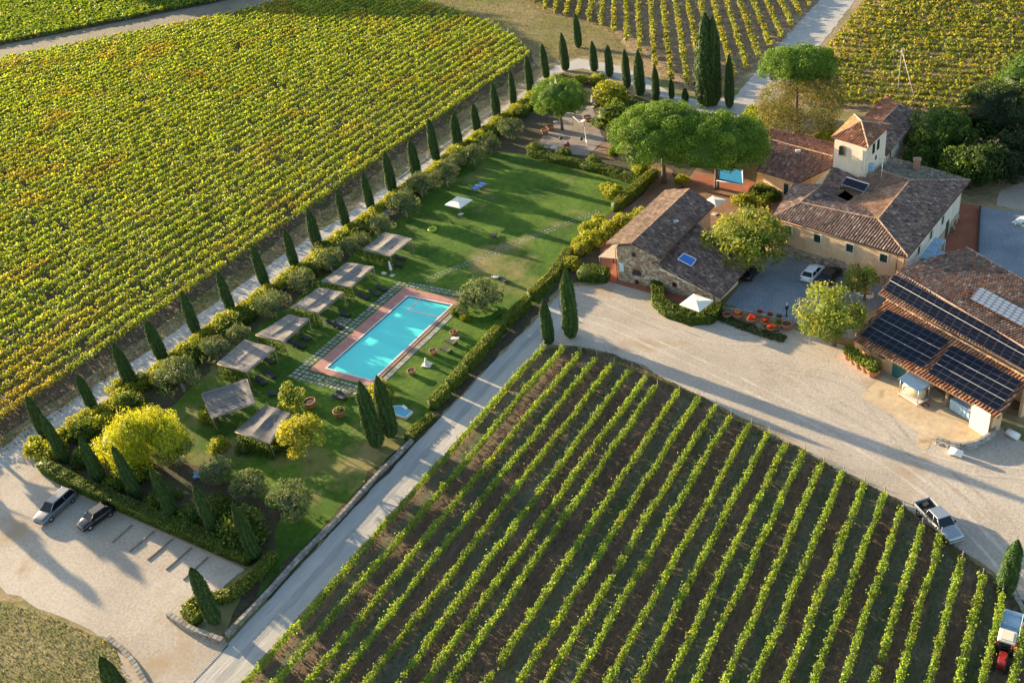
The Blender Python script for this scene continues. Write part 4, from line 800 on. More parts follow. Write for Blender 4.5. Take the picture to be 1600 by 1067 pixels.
# main farmhouse: a ring of roofs round a small light well, stone plinth, ochre plaster
MH=thing('farmhouse','large ochre farmhouse with hipped tiled roofs around a small light well','house',(0,0,0))
fa=(-36.3,117.35); fb=(-18.0,111.85); fc=(-15.1,132.6); fd=(-33.5,134.5)
wall_part(MH,'wall',[fa,fb,fc,fd],1.6,5.35,PLASTER)
m=MB(); off=.12
def outset(poly,d):
    c=np.mean(np.array(poly),axis=0); return [tuple(c+(np.array(p)-c)*(1+d/np.hypot(*(np.array(p)-c)))) for p in poly]
m.prism(outset([fa,fb,fc,fd],.12),0,1.6); m.build('plinth',MORTAR,MH)
m=MB(); P1,P2=outset([fa,fb,fc,fd],.12)[:2]; L=np.hypot(P2[0]-P1[0],P2[1]-P1[1])
stones(m,P1,P2,0,lambda x:1.75+.25*math.sin(x*.8),seed=3,out=-.02); m.build('stone_facing',STONE,MH,kind='stuff')
zE,zR=5.45,7.0
FL=W3(1208,340,zE);FR=W3(1419,402,zE);BR=W3(1516,282,zE);P_1=W3(1250,317,6.7);P_2=W3(1372,343,zR);P_3=W3(1422,282,zR);P_4=W3(1375,267,6.9);BL=W3(1240,287,5.0);P_5=W3(1283,290,6.5)
HO=[W3(1306,305,5.5),W3(1322,317,5.5),W3(1337,307,5.5),W3(1321,297,5.5)]; VAL=W3(1350,325,5.9)
BRr=W3(1390,245,5.3)
roof_part(MH,'roof',[[FL,FR,P_2,P_1],([FR,BR,P_3,P_2],TC_OLD+[(2,(.24,.20,.17))]),([BR,BRr,P_4,P_3],TC_LICH),
    [FL,P_1,P_5,BL],[P_1,P_2,VAL,HO[1],HO[0]],([P_2,P_3,HO[2],HO[1],VAL],[(4,(.33,.20,.13)),(3,(.27,.17,.12)),(1,(.38,.26,.17))]),([P_3,P_4,W3(1345,275,6.3),HO[3],HO[2]],[(4,(.33,.20,.13)),(3,(.27,.17,.12))]),[P_5,P_1,HO[0],HO[3]],[P_5,HO[3],W3(1345,275,6.3),W3(1300,262,6.6)]],
    [(P_1,P_2),(P_2,P_3),(FR,P_2),(FL,P_1),(P_3,P_4),(P_1,P_5),(BR,P_3)],TC_OLD,3)
m=MB(); m.prism([(h[0],h[1]) for h in HO],3.5,5.35); m.build('light_well',plain('well_shade_black',(.01,.01,.012),.9),MH)  # solid block; its black colour stands in for the shade down the well
L0=np.hypot(fb[0]-fa[0],fb[1]-fa[1])
for i,s in enumerate((2.1,6.6,11.4,16.2)): window(MH,fa,fb,s,4.2,1.0,1.15,label=None)
Lr=np.hypot(fc[0]-fb[0],fc[1]-fb[1])
for s,z in ((4.5,3.9),(9.0,3.9),(13.5,3.9)): window(MH,fb,fc,s,z,.9,1.3)
m=MB(); p,r=onface(fb,fc,16.0,1.4,.06); m.bev(p,(1.2,.12,2.4),.02,r); m.build('door',GREENDOOR,MH)
m=MB(); m.prism([W(1495,300,0),(fc[0],fc[1]),(fc[0]+.25,fc[1]-3),(fc[0]+.4,fc[1])],0,4); 
for q in (onface(fa,fb,L0-1.1,0,.15)[0],onface(fa,fb,L0-.15,0,.15)[0]):
    m=MB(); m.tube([(q[0],q[1],.0),(q[0],q[1],5.2)],.06,n=6); m.build('downpipe',plain_copper,MH)
gutter(MH,(FL[0],FL[1],zE-.12),(FR[0],FR[1],zE-.12)); gutter(MH,(FR[0]+.02,FR[1],zE-.12),(BR[0]+.02,BR[1],zE-.12))
m=MB(); c=W3(1432,262,6.2); m.bev((c[0],c[1],6.6),(.9,.9,1.6),.03,.2); m.bev((c[0],c[1],7.5),(1.1,1.1,.18),.03,.2); m.build('chimney',plain_brick,MH)
def collector(parent,q,z0,z1,label):
    m=MB(); P=[np.array((*W(a,b,z),z)) for (a,b),z in zip(q,(z1,z1,z0,z0))]; m.poly([tuple(p) for p in P][::-1],0); m.poly([tuple(p-np.array([0,0,.1])) for p in P],0)
    o=m.build('solar_collector',plain('collector_glass',(.006,.008,.02),.25,spec=.2),parent,label=label); f=MB()
    for i in range(4): f.tube([tuple(P[i]),tuple(P[(i+1)%4])],.03 if i else .11,n=6,sm=False)
    f.build('frame',STEEL,o); l=MB()
    for p in P[:2]: l.tube([tuple(p),(p[0],p[1],z0-.8)],.04,n=4)
    for p in P[2:]: l.tube([tuple(p),(p[0],p[1],z0-.6)],.04,n=4)
    l.build('stand',STEEL,o)
collector(MH,[(1323,277),(1358,288),(1350,300),(1315,288)],6.5,7.0,'dark solar water collector propped on the roof below the tower')
m=MB(); nrm=np.array([fc[1]-fb[1],-(fc[0]-fb[0])]); nrm=nrm/np.hypot(*nrm); B0=np.array(fb)+nrm*.07; B1=np.array(fc)+nrm*.07; m.prism([tuple(B0-nrm*.05),tuple(B0),tuple(B1),tuple(B1-nrm*.05)],1.7,5.3); m.build('pale_side_face',PALEW,MH)
# tower
TW=thing('tower','square cream tower with hipped tiled roof rising from the farmhouse','tower',(0,0,0))
ta=(*W(1304,220,10.8),); tb=(*W(1354,232,10.8),); tcn=(tb[0]+1.25,tb[1]+6.5); td=(ta[0]+1.25,ta[1]+6.5)
wall_part(TW,'wall',[ta,tb,tcn,td],4.6,10.85,CREAM)
zt=10.95; t0=W3(1299,215,zt);t1=W3(1357,232,zt);t2=W3(1392,195,zt);t3=(t0[0]+t2[0]-t1[0],t0[1]+t2[1]-t1[1],zt); ap=((t0[0]+t1[0]+t2[0]+t3[0])/4,(t0[1]+t1[1]+t2[1]+t3[1])/4-.3,12.5)
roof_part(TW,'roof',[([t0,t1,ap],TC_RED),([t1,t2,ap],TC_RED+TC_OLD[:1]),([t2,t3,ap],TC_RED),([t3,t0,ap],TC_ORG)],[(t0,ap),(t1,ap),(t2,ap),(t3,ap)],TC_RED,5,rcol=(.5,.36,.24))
arched(TW,ta,tb,1.35,9.6,1.0,1.5,mat=GREENDOOR,label='arched green shuttered window')
for s in (2.4,3.9):
    m=MB(); p,r=onface(tb,tcn,s,9.8,.03); m.box(p,(.7,.08,1.5),r); m.build('window',GLASS,TW)
m=MB(); p,r=onface(tb,tcn,3.4,8.0,.03); m.box(p,(.45,.08,.6),r); m.build('window',GLASS,TW)
m=MB()
for j in range(12):
    w=.55 if j%2 else .35; p,r=onface(ta,tb,4.75-w/2,5.6+j*.42,.04); m.bev(p,(w,.1,.36),.03,r,0,(.62,.58,.5)); p,r=onface(tb,tcn,(.9-w)/2,5.6+j*.42,.04); m.bev(p,(.9-w,.1,.36),.03,r,0,(.62,.58,.5))
m.build('quoin_stones',STONE,TW,kind='stuff')
TARP=plain('pale_blue_plastic',(.30,.44,.58),.55,var=.2)
AC=thing('roof_unit','pale blue boxy unit with pipes at the foot of the tower','roof unit',W3(1350,266,6.9)); m=MB(); m.bev((.6,.2,.5),(1.5,.8,1.0),.1); m.build('casing',TARP,AC); m=MB()
for k in range(4): m.tube([(-.5+k*.3,-.3,-.2),(-.5+k*.3,-.3,.9),(-.2+k*.3,.2,1.1)],.05,n=5)
m.build('pipes',TARP,AC)
DISH=thing('satellite_dish','small white satellite dish on a mast at the left foot of the tower','satellite dish',W3(1310,262,6.5)); m=MB(); m.tube([(0,0,-.3),(0,0,1.1)],.03,n=5); m.build('mast',STEEL,DISH); m=MB(); m.lathe([(.02,0),(.25,.04),(.4,.12)],n=12); o=m.build('dish',WHITE,DISH,loc=(0,-.05,1.0),rot=(1.2,0,.5))
MAST=thing('antenna_mast','thin white antenna mast on the roof right of the tower','antenna',W3(1377,278,6.6)); m=MB(); m.tube([(0,0,0),(0,0,2.9)],.045,n=5); m.build('mast',WHITE,MAST); m=MB()
for z in (2.2,2.5,2.8): m.tube([(-.5,0,z),(.5,0,z)],.02,n=4)
m.build('antenna_arms',STEEL,MAST)
# rear-left wing
NW=thing('farmhouse_wing','long low wing with tiled gable roof left of the tower','house',(0,0,0))
ez=4.0; rz=5.1; n0=W3(1181,267,ez);n1=W3(1247,286,ez);n2=W3(1304,262,4.4);nr0=W3(1205,219,rz);nr1=W3(1301,245,rz);nb0=W3(1202,202,ez);nb1=W3(1304,224,ez)
roof_part(NW,'roof',[([n0,n1,n2,nr1,nr0],TC_OLD+TC_RED[:1]),([nb1,nb0,nr0,nr1],TC_RED)],[(nr0,nr1),(nr0,n0)],TC_OLD,6)
q=[(n0[0]+.9,n0[1]+.9),(n1[0]-.2,n1[1]+.8),(nb1[0]-.2,nb1[1]-.8),(nb0[0]+.9,nb0[1]-.8)]; wall_part(NW,'wall',q,0,3.85,PLASTER)
for s in (4.6,6.2): window(NW,q[0],q[1],s,1.9,.9,1.9,name='window')
m=MB(); p=W3(1247,238,4.9); m.bev((p[0],p[1],p[2]+.15),(.8,.6,.5),.08,.3); m.build('roof_vent',plain('pale_roof_vent',(.55,.5,.45),.8),NW)
# rear-right house
NE_=thing('rear_house','long tiled house behind the tower at the edge of the upper vineyard','house',(0,0,0))
e=5.2; g0=W3(1405,164,6.6);g1=W3(1443,176,e);g2=W3(1384,246,e);g3=W3(1366,203,6.6);g4=W3(1346,187,e);g5=W3(1391,153,e)
roof_part(NE_,'roof',[([g0,g1,g2,g3],TC_OLD),([g0,g3,g4,(g4[0]+(g0[0]-g3[0]),g4[1]+(g0[1]-g3[1]),e)],TC_RED)],[(g0,g3)],TC_OLD,7)
q=[(g2[0]-.6,g2[1]),(g1[0]-.7,g1[1]-.6),(g4[0]+(g0[0]-g3[0])+.7,g4[1]+(g0[1]-g3[1])-.6),(g4[0]+.7,g4[1])]; wall_part(NE_,'wall',q,0,e-.1,CREAM)
for s in (4.0,8.5,16.0): window(NE_,q[0],q[1],s,3.9,.8,1.1)

# solar-roofed barn
BN=thing('solar_barn','long tiled barn roof covered in dark solar panels beside the gravel yard','barn',(0,0,0))
z1,z2,z3,z4=2.9,4.15,4.35,5.35
A0=W3(1332,530,z1);A1=W3(1559,655,z1); A2=W3(1607,592,z2);A3=W3(1386,469,z2)
roof_part(BN,'roof',[([A0,A1,A2,A3],TC_RED+TC_ORG)],[(A3,A2)],TC_RED,8,rcol=(.55,.35,.2))
B0=W3(1372,458,z3);B1=W3(1612,586,z3);B2=W3(1612,551,z4);B3=W3(1402,425,z4)
roof_part(BN,'upper_roof',[([B0,B1,B2,B3],TC_OLD+TC_RED)],[(B3,B2)],TC_RED,9,rcol=(.5,.3,.2))
C2=W3(1600,438,3.8);C1=W3(1510,387,3.8);C0=W3(1411,417,4.9); C3=W3(1612,446,3.8)
roof_part(BN,'rear_roof',[([B3,B2,C3,C2,W3(1540,405,3.8),C1,C0],TC_RED[:1]+TC_LICH+TC_OLD)],[(C1,C3)],TC_LICH,10)
wl=[W(1334,549,0),W(1556,684,0)]; bx=np.array(wl[1])-np.array(wl[0]); bl=np.hypot(*bx); bx/=bl; by=np.array([-bx[1],bx[0]])
w0=np.array(wl[0]); 
wall_part(BN,'wall',[tuple(w0),tuple(w0+bx*10.2),tuple(w0+bx*10.2+by*6.5),tuple(w0+by*6.5)],0,[2.72,2.72,3.8,3.8],PLASTER)
wall_part(BN,'rear_wall',[tuple(w0+by*6.6),tuple(w0+bx*19.0+by*6.6),(C3[0]-1,C3[1]-1.5),(C1[0]+.3,C1[1]-1.3),(B3[0]+.5,B3[1]-.3)],0,[3.8,3.8,3.5,3.5,4.4],PLASTER)
m=MB(); c=w0+bx*19.2; m.prism([tuple(c-bx*.35),tuple(c),tuple(c+by*1.4),tuple(c-bx*.35+by*1.4)],0,2.7); m.build('end_pier',PLASTER,BN); m=MB(); m.prism([tuple(c-bx*.35+by*4.5),tuple(c+by*4.5),tuple(c+by*6.6),tuple(c-bx*.35+by*6.6)],0,3.6); m.build('end_pier',PLASTER,BN)
for s in (13.4,16.6):
    m=MB(); c=w0+bx*s+by*.1; m.box((c[0],c[1],1.3),(.25,.25,2.6),math.atan2(bx[1],bx[0])); m.build('post',WOODB,BN)
m=MB(); a_=w0+bx*10.2; b_=w0+bx*19.4; m.box(((a_[0]+b_[0])/2,(a_[1]+b_[1])/2,2.68),(9.2,.2,.22),math.atan2(bx[1],bx[0])); m.build('front_beam',WOODB,BN)
m=MB(); p,r=onface(tuple(w0),tuple(w0+bx*10),6.9,1.12,.06); m.bev(p,(1.9,.14,2.24),.03,r); o=m.build('double_door',plain('teal_door',(.03,.12,.12),.5),BN,label='dark teal double door')
for dx,dz in ((2.2,1.9),(4.2,1.9)):
    m=MB(); p,r=onface(tuple(w0),tuple(w0+bx*10),dx,dz,.04); m.box(p,(1.0,.1,.8),r); m.build('window',GLASS,BN)
m=MB(); p,r=onface(tuple(w0),tuple(w0+bx*10),8.7,1.5,.05); m.box(p,(1.1,.1,1.3),r); m.build('cream_hatch',CREAM,BN)
# panels: each one a part, sharing one mesh
PG=newmat('solar_cell_glass'); pm,_,pb,pn_,pl_=PG
tcn_=pn_.new('ShaderNodeTexCoord'); bk=pn_.new('ShaderNodeTexBrick'); bk.offset=0; bk.inputs['Scale'].default_value=1; bk.inputs['Color1'].default_value=(.004,.005,.012,1); bk.inputs['Color2'].default_value=(.006,.008,.018,1); bk.inputs['Mortar'].default_value=(.012,.014,.024,1); bk.inputs['Mortar Size'].default_value=.006; bk.inputs['Brick Width'].default_value=.165; bk.inputs['Row Height'].default_value=.165
pl_.new(tcn_.outputs['Object'],bk.inputs['Vector']); pl_.new(bk.outputs[0],pb.inputs['Base Color']); pb.inputs['Roughness'].default_value=.2; pb.inputs['Specular IOR Level'].default_value=.16
PFRAME=plain('dark_panel_frame',(.10,.105,.12),.45,.6)
def panel_mesh(w,h,mat,name='solar_panel'):
    m=MB(); m.box((0,0,0),(w-.05,h-.05,.035),0,0)
    for x,y,a,b in ((0,h/2-.02,w,.035),(0,-h/2+.02,w,.035),(w/2-.02,0,.035,h),(-w/2+.02,0,.035,h)): m.box((x,y,.006),(a-.012,b-.012 if b>.1 else b,.05),0,1)
    return m.mesh(name,[mat,PFRAME])
def array(parent,q,rows,cols,lift=.27,mat=None,rail_rows=()):
    P=[np.array((*W(a,b,z),z+lift)) for a,b,z in q]; u=(P[1]-P[0]+P[2]-P[3])/2; v=(P[3]-P[0]+P[2]-P[1])/2; w=np.linalg.norm(u)/cols; h=np.linalg.norm(v)/rows
    me=panel_mesh(w,h,mat or pm); ux=u/np.linalg.norm(u); nz=np.cross(ux,-v); nz/=np.linalg.norm(nz); uy=np.cross(nz,ux); c0=sum(P)/4
    R=Matrix(((ux[0],uy[0],nz[0]),(ux[1],uy[1],nz[1]),(ux[2],uy[2],nz[2])))
    for i in range(cols):
        for j in range(rows):
            p=c0+u*((i+.5)/cols-.5)+v*((j+.5)/rows-.5); o=put('solar_panel',me,parent,tuple(p),R.to_euler())
    m=MB()
    for j in rail_rows:
        a=c0-u*.5+v*(j/rows-.5)+nz*.05; b=c0+u*.5+v*(j/rows-.5)+nz*.05; m.tube([tuple(a),tuple(b)],.03,n=4,sm=False)
    if rail_rows: m.build('mounting_rails',STEEL,parent)
array(BN,[(1386.6,486.7,3.92),(1481,534,3.92),(1441.7,579,3.1),(1343.8,526,3.1)],6,8,rail_rows=(2,4))
array(BN,[(1487.8,543,3.92),(1594.6,599,3.92),(1558.6,646,3.1),(1448.4,584.6,3.1)],6,8,rail_rows=(2,4))
array(BN,[(1402,431,5.22),(1615,556,5.22),(1610,583,4.48),(1376,457,4.48)],5,18,rail_rows=(2,))
LPM,_,lb,ln_,ll_=newmat('reflection_blue_glass'); lb.inputs['Base Color'].default_value=(.26,.30,.36,1); lb.inputs['Roughness'].default_value=.35  # pale blue base colour stands in for the reflection on these panels
array(BN,[(1535,455,4.75),(1615,494,4.75),(1612,523,5.15),(1512,466,5.15)],5,9,mat=LPM)

# ------------------------------------------------------------------ pool
WX0,WX1,WY0,WY1=-81.7,-74.1,71.7,90.3
PD=MB(); dk=[(-83.9,70.5),(-73.3,70.3),(-73.3,92.2),(-83.9,92.4)]
POOL=thing('swimming_pool','rectangular turquoise swimming pool with pink paved surround','swimming pool',(0,0,0))
for (x0,y0,x1,y1) in ((dk[0][0],dk[0][1],WX0,dk[3][1]),(WX0,dk[0][1],dk[1][0],WY0),(WX0,WY1,dk[1][0],dk[2][1]),(WX1,WY0,dk[1][0],WY1)):
    PD.box(((x0+x1)/2,(y0+y1)/2,-.02),(x1-x0,y1-y0,.12))
PD.build('deck',M_DECK,POOL)
COP=plain('pale_coping_stone',(.62,.56,.50),.8,var=.12,vscale=2)
m=MB()
def edge_blocks(m,a,b,w,n,z,h,col=(1,1,1)):
    a=np.array(a);b=np.array(b);L=np.hypot(*(b-a));t=(b-a)/L
    for i in range(n):
        c=a+t*L*(i+.5)/n; m.bev((c[0],c[1],z),(L/n-.02,w,h),.015,math.atan2(t[1],t[0]),0,col)
edge_blocks(m,(WX0-.14,WY0-.28),(WX0-.14,WY1+.28),.28,32,.04,.09); edge_blocks(m,(WX1+.14,WY0-.28),(WX1+.14,WY1+.28),.28,32,.04,.09)
edge_blocks(m,(WX0,WY0-.14),(WX1,WY0-.14),.28,13,.04,.09); edge_blocks(m,(WX0,WY1+.14),(WX1,WY1+.14),.28,13,.04,.09); m.build('coping',COP,POOL)
def poolmat(name,c):
    m,nt,b,n,l=newmat(name); b.inputs['Roughness'].default_value=.5; tc=n.new('ShaderNodeTexCoord'); a=N(n,'ShaderNodeTexNoise',Scale=.35,Detail=2.0); l.new(tc.outputs['Object'],a.inputs['Vector'])
    r=ramp(n,[(.3,tuple(x*.93 for x in c)),(.7,tuple(min(x*1.07,.95) for x in c))]); l.new(a.outputs['Fac'],r.inputs[0]); l.new(r.outputs[0],b.inputs['Base Color']); return m
BAS=poolmat('turquoise_basin',(.20,.93,.86)); SHAL=poolmat('pale_shallow_basin',(.62,.93,.85))
m=MB(); D=-.85
m.poly([(WX0,WY0,D),(WX1,WY0,D),(WX1,WY1,D),(WX0,WY1,D)])
for a,b in (((WX0,WY0),(WX1,WY0)),((WX1,WY0),(WX1,WY1)),((WX1,WY1),(WX0,WY1)),((WX0,WY1),(WX0,WY0))): m.poly([(a[0],a[1],D),(a[0],a[1],.0),(b[0],b[1],.0),(b[0],b[1],D)])
m.build('basin',BAS,POOL)
px0=-79.6; py0=87.3
m=MB(); m.box(((px0+WX1)/2+.1,(py0+WY1)/2,-.35),(WX1-px0-.25,WY1-py0-.05,.2)); m.build('paddling_shelf',SHAL,POOL)
m=MB(); m.box((px0,(py0+WY1)/2,-.44),(.26,WY1-py0,.80)); m.box(((px0+WX1)/2+.1,py0,-.44),(WX1-px0-.1,.26,.80)); m.build('paddling_wall',COP,POOL)
for k in range(4):
    m=MB(); y1=WY1-.02; dpt=3.0-k*.72; m.box(((WX0+px0)/2-.07,y1-dpt/2,-.80+k*.17+.0),(px0-WX0-.3,dpt,.14)); m.build('step',SHAL,POOL)
wm,nt,b,n,l=newmat('pool_water'); n.remove(b)
tr=n.new('ShaderNodeBsdfTransparent'); tr.inputs[0].default_value=(.93,.995,.99,1); gl=n.new('ShaderNodeBsdfGlossy'); gl.inputs['Roughness'].default_value=.04; gl.inputs[0].default_value=(1,1,1,1)
fr=n.new('ShaderNodeFresnel'); fr.inputs[0].default_value=1.33; mx=n.new('ShaderNodeMixShader'); df=n.new('ShaderNodeBsdfDiffuse'); df.inputs[0].default_value=(.13,.96,.86,1); m2_=n.new('ShaderNodeMixShader'); m2_.inputs[0].default_value=.72; l.new(tr.outputs[0],m2_.inputs[1]); l.new(df.outputs[0],m2_.inputs[2]); l.new(fr.outputs[0],mx.inputs[0]); l.new(m2_.outputs[0],mx.inputs[1]); l.new(gl.outputs[0],mx.inputs[2])
no=N(n,'ShaderNodeTexNoise',Scale=1.6,Detail=3.0); tc=n.new('ShaderNodeTexCoord'); l.new(tc.outputs['Object'],no.inputs['Vector']); bp=N(n,'ShaderNodeBump',Strength=.35,Distance=.03); l.new(no.outputs['Fac'],bp.inputs['Height']); l.new(bp.outputs[0],gl.inputs['Normal']); l.new(bp.outputs[0],fr.inputs['Normal'])
l.new(mx.outputs[0],n['Material Output'].inputs['Surface'])
m=MB(); m.poly([(WX0,WY0,-.07),(WX1,WY0,-.07),(WX1,WY1,-.07),(WX0,WY1,-.07)]); m.build('water',wm,POOL)
m=MB(); rg=np.random.default_rng(77)
def slab_rows(x0,x1,y0,y1,nx,ny,jit=.03,fx=.74,fy=.66):
    for i in range(nx):
        for j in range(ny):
            x=x0+(x1-x0)*(i+.5)/nx+rg.normal(0,jit); y=y0+(y1-y0)*(j+.5)/ny+rg.normal(0,jit); k=rg.uniform(.6,1.1)
            m.bev((x,y,.015),((x1-x0)/nx*fx,(y1-y0)/ny*fy,.06),.02,rg.normal(0,.03),0,(k,k,k*.98))
slab_rows(-85.8,-84.1,68.3,93.6,2,38); slab_rows(-84.0,-72.9,68.2,70.2,17,3); slab_rows(-84.0,-73.2,92.6,93.9,17,2); slab_rows(-73.0,-72.2,70.0,90.8,1,26,.01,.95,.93)
slab_rows(-88.5,-86.0,80.8,82.6,4,3); slab_rows(-80.6,-79.9,69.1,69.9,1,1,0,1,1)
for off in (0,.75):
    pts=PX((664,441),(705,424),(760,402),(815,379),(880,354),(938,331))
    for a,b in zip(pts[:-1],pts[1:]):
        a=np.array(a);b=np.array(b);L=np.hypot(*(b-a));t=(b-a)/L;nn=int(L/.6)
        for i in range(nn):
            c=a+t*L*(i+.5)/nn+np.array([-t[1],t[0]])*off; k=rg.uniform(.4,.85); m.bev((c[0],c[1],.012),(.36,.30,.04),.02,math.atan2(t[1],t[0])+rg.normal(0,.05),0,(k,k,k*.96))
tag(m.build('stepping_slabs',M_SLAB,None,kind='stuff'),'grey stone slabs set in grass round the pool and across the lawn','stone slabs')
mp=W(748,487); m=MB(); ring=[(mp[0]+3.6*math.cos(a)*(1+.05*math.sin(3*a)),mp[1]+2.6*math.sin(a)) for a in np.linspace(0,2*math.pi,29)[:-1]]; m.prism(ring,0,.28); m.prism([(mp[0]+(p[0]-mp[0])*.8,mp[1]+(p[1]-mp[1])*.8) for p in ring],.28,.5); put('planted_mound',m.mesh('planted_mound',M_LAWN),kind='structure')
m=MB(); rr=W(628,646); sp=PX((614,637),(626,636),(646,646),(635,656),(619,651)); m.prism(sp,0,.32); TB=thing('plunge_tub','small angular blue plunge tub sunk beside two cypresses','plunge tub',(0,0,0)); m.build('rim',COP,TB)
c=np.mean(sp,axis=0); m=MB(); m.poly([(c[0]+(p[0]-c[0])*.84,c[1]+(p[1]-c[1])*.84,.335) for p in sp]); m.build('water',plain('tub_water',(.07,.36,.50),.08,var=.15,vscale=1),TB)
m=MB(); m.bev((sp[1][0]+.9,sp[1][1]-.25,.42),(1.0,.35,.16),.05,-.4); m.build('headrest',WHITE,TB)

# ------------------------------------------------------------------ pergolas and loungers
def reed(name,c1,c2):
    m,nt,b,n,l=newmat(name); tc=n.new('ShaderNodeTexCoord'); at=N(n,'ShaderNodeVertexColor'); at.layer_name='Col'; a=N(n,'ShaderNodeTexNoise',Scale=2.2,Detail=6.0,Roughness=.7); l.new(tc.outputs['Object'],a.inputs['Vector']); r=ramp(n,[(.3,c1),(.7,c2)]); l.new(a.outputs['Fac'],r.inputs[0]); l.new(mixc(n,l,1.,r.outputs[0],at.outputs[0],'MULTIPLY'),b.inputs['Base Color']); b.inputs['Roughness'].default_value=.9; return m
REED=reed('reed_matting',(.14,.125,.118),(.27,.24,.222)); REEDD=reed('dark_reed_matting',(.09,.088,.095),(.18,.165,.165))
PERG=[([(601,363),(644.5,373),(610,401),(566.5,389.5)],REED,'topmost reed-roofed pergola, beside the open lawn'),
 ([(542.5,410),(584.5,417),(549,449.5),(502,439)],REED,'second reed-roofed pergola from the top of the pool row'),
 ([(497.5,449.5),(538,457),(498,490),(457,478)],REED,'third reed-roofed pergola from the top, with a small white light below'),
 ([(450,492),(484,498.5),(443,535),(399,523)],REED,'fourth reed-roofed pergola from the top, with a rumpled back edge'),
 ([(382.5,531.5),(430,544),(385.5,582),(339,568)],REED,'fifth reed-roofed pergola, level with the lower pool end'),
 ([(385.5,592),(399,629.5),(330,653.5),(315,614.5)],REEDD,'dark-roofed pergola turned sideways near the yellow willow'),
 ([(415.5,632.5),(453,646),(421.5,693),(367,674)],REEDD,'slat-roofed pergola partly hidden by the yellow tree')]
for i,(q,mat,lab) in enumerate(PERG):
    rg=np.random.default_rng(400+i); z=[2.75,2.65,2.45,2.6]; P=[np.array((*W(a,b,zz),zz)) for (a,b),zz in zip(q,z)]; c=sum(P)/4; pg=thing('pergola',lab,'pergola',(c[0],c[1],0),0,'pergolas beside the pool'); O=np.array([c[0],c[1],0]); P=[p-O for p in P]
    nu=46; nv=12; m=MB(); rows=rg.normal(0,.02,(nv+1,)); cut=rg.random(nu)
    for u in range(nu):
        kc=rg.uniform(.72,1.25); kc=(kc,kc*rg.uniform(.95,1.02),kc*rg.uniform(.92,1.05)); vs=[];fs=[]
        u0=(u+.04)/nu; u1=(u+.95)/nu
        for v in range(nv+1):
            vv=v/nv
            for uu in (u0,u1):
                p=(P[0]*(1-uu)+P[1]*uu)*(1-vv)+(P[3]*(1-uu)+P[2]*uu)*vv; sag=-.16*math.sin(math.pi*vv)*abs(math.sin(math.pi*uu*2+.3))-.05*math.sin(math.pi*uu*3+i)+rows[v]; vs.append((p[0],p[1],p[2]+sag+.06))
        for v in range(nv): fs.append((v*2,v*2+1,v*2+3,v*2+2))
        m.add(vs,fs,0,kc)
    m.build('reed_canopy',mat,pg,kind='stuff'); m=MB()
    for a,b in ((0,1),(1,2),(2,3),(3,0)): m.tube([tuple(P[a]-[0,0,.08]),tuple(P[b]-[0,0,.08])],.055,n=6)
    for k in (.33,.66): m.tube([tuple(P[0]*(1-k)+P[1]*k-[0,0,.1]),tuple(P[3]*(1-k)+P[2]*k-[0,0,.1])],.04,n=6)
    m.build('top_frame',WOODP,pg)
    for p in P:
        m=MB(); k=.94; m.tube([(p[0]*k,p[1]*k,0),(p[0]*.97,p[1]*.97,p[2]-.05)],[.07,.055],n=7); m.build('leg',WOODP,pg)
    # climbing greenery behind and at one side
    pts=[]; e=rg.random(900)[:,None]; A,B=(P[3],P[2]); base=A*(1-e)+B*e; pt=base*.97; pt[:,2]=rg.random(900)**.7*2.0; pt[:,:2]+=rg.normal(0,.22,(900,2))
    V,F,C=leaves(rg,pt,np.tile([0,0,.5],(900,1)),.12,.6,pick(rg,P_HEDGE,900,.25),.9); put('climber',np_mesh('climber',V,F,C,LEAF),pg)
LS={}
def lounger_proto():
    r=thing('sun_lounger','','sun lounger',(0,0,0)); m=MB()
    for s in (-1,1): m.box((.1,s*.33,.28),(1.95,.05,.06))
    m.box((1.05,0,.28),(.05,.7,.06)); m.box((-.85,0,.28),(.05,.7,.06)); m.build('frame',IRON,r)
    m=MB(); m.bev((.35,0,.33),(1.4,.62,.05),.02); m.build('seat',FABRIC,r)
    m=MB(); m.bev((-.62,0,.50),(.75,.62,.05),.02,0,ry=.55); m.build('backrest',FABRIC,r)
    for x in (-.6,.85):
        for s in (-1,1): m=MB(); m.box((x,s*.33,.13),(.05,.05,.26)); m.build('leg',IRON,r)
    return r
lp=lounger_proto(); first=True
LNG=[(627,406,.1,'dark sun lounger in shade under the topmost pergola, upper one'),(621,417,.1,'dark sun lounger in shade under the topmost pergola, lower one'),(569,466,-.15,'lounger left of three by the second pergola'),(586,461,-.15,'lounger in the middle of three by the second pergola'),(597,453,-.15,'lounger nearest the pool of three by the second pergola'),(539,493,-.1,'single lounger below the third pergola'),(519,508,-.15,'left lounger of the pair level with the pool middle'),(530,512,-.15,'right lounger of the pair level with the pool middle'),(477,530,-.1,'upper lounger at the end of the fourth pergola'),(470,542,-.1,'lower lounger at the end of the fourth pergola'),(456,538,-.1,'lounger half under the fourth pergola'),(420,566,-.1,'lounger beside the right leg of the fifth pergola'),(423,588,-.3,'upper lounger between the fifth and the dark pergola'),(409,598,-.3,'lower lounger between the fifth and the dark pergola'),(431,618,.5,'lounger beside the light green young tree'),(706,537,2.9,'upper lounger of the pair by the right pool edge, with a pale towel'),(698,549,2.9,'lower lounger of the pair by the right pool edge'),(772,371,1.9,'lone dark lounger in the middle of the open lawn'),(531,624,.4,'left lounger of the pair below the pool end'),(538,617,.4,'right lounger of the pair below the pool end'),(788,440,2.7,'lounger with a pale cushion behind the mound olive')]
for px,py,a,lab in LNG:
    o=lp if first else copy_tree(lp); first=False; x,y=W(px,py); o.location=(x,y,.015); o.rotation_euler=(0,0,a); o['label']=lab; o['group']='dark sun loungers'
m=MB(); 
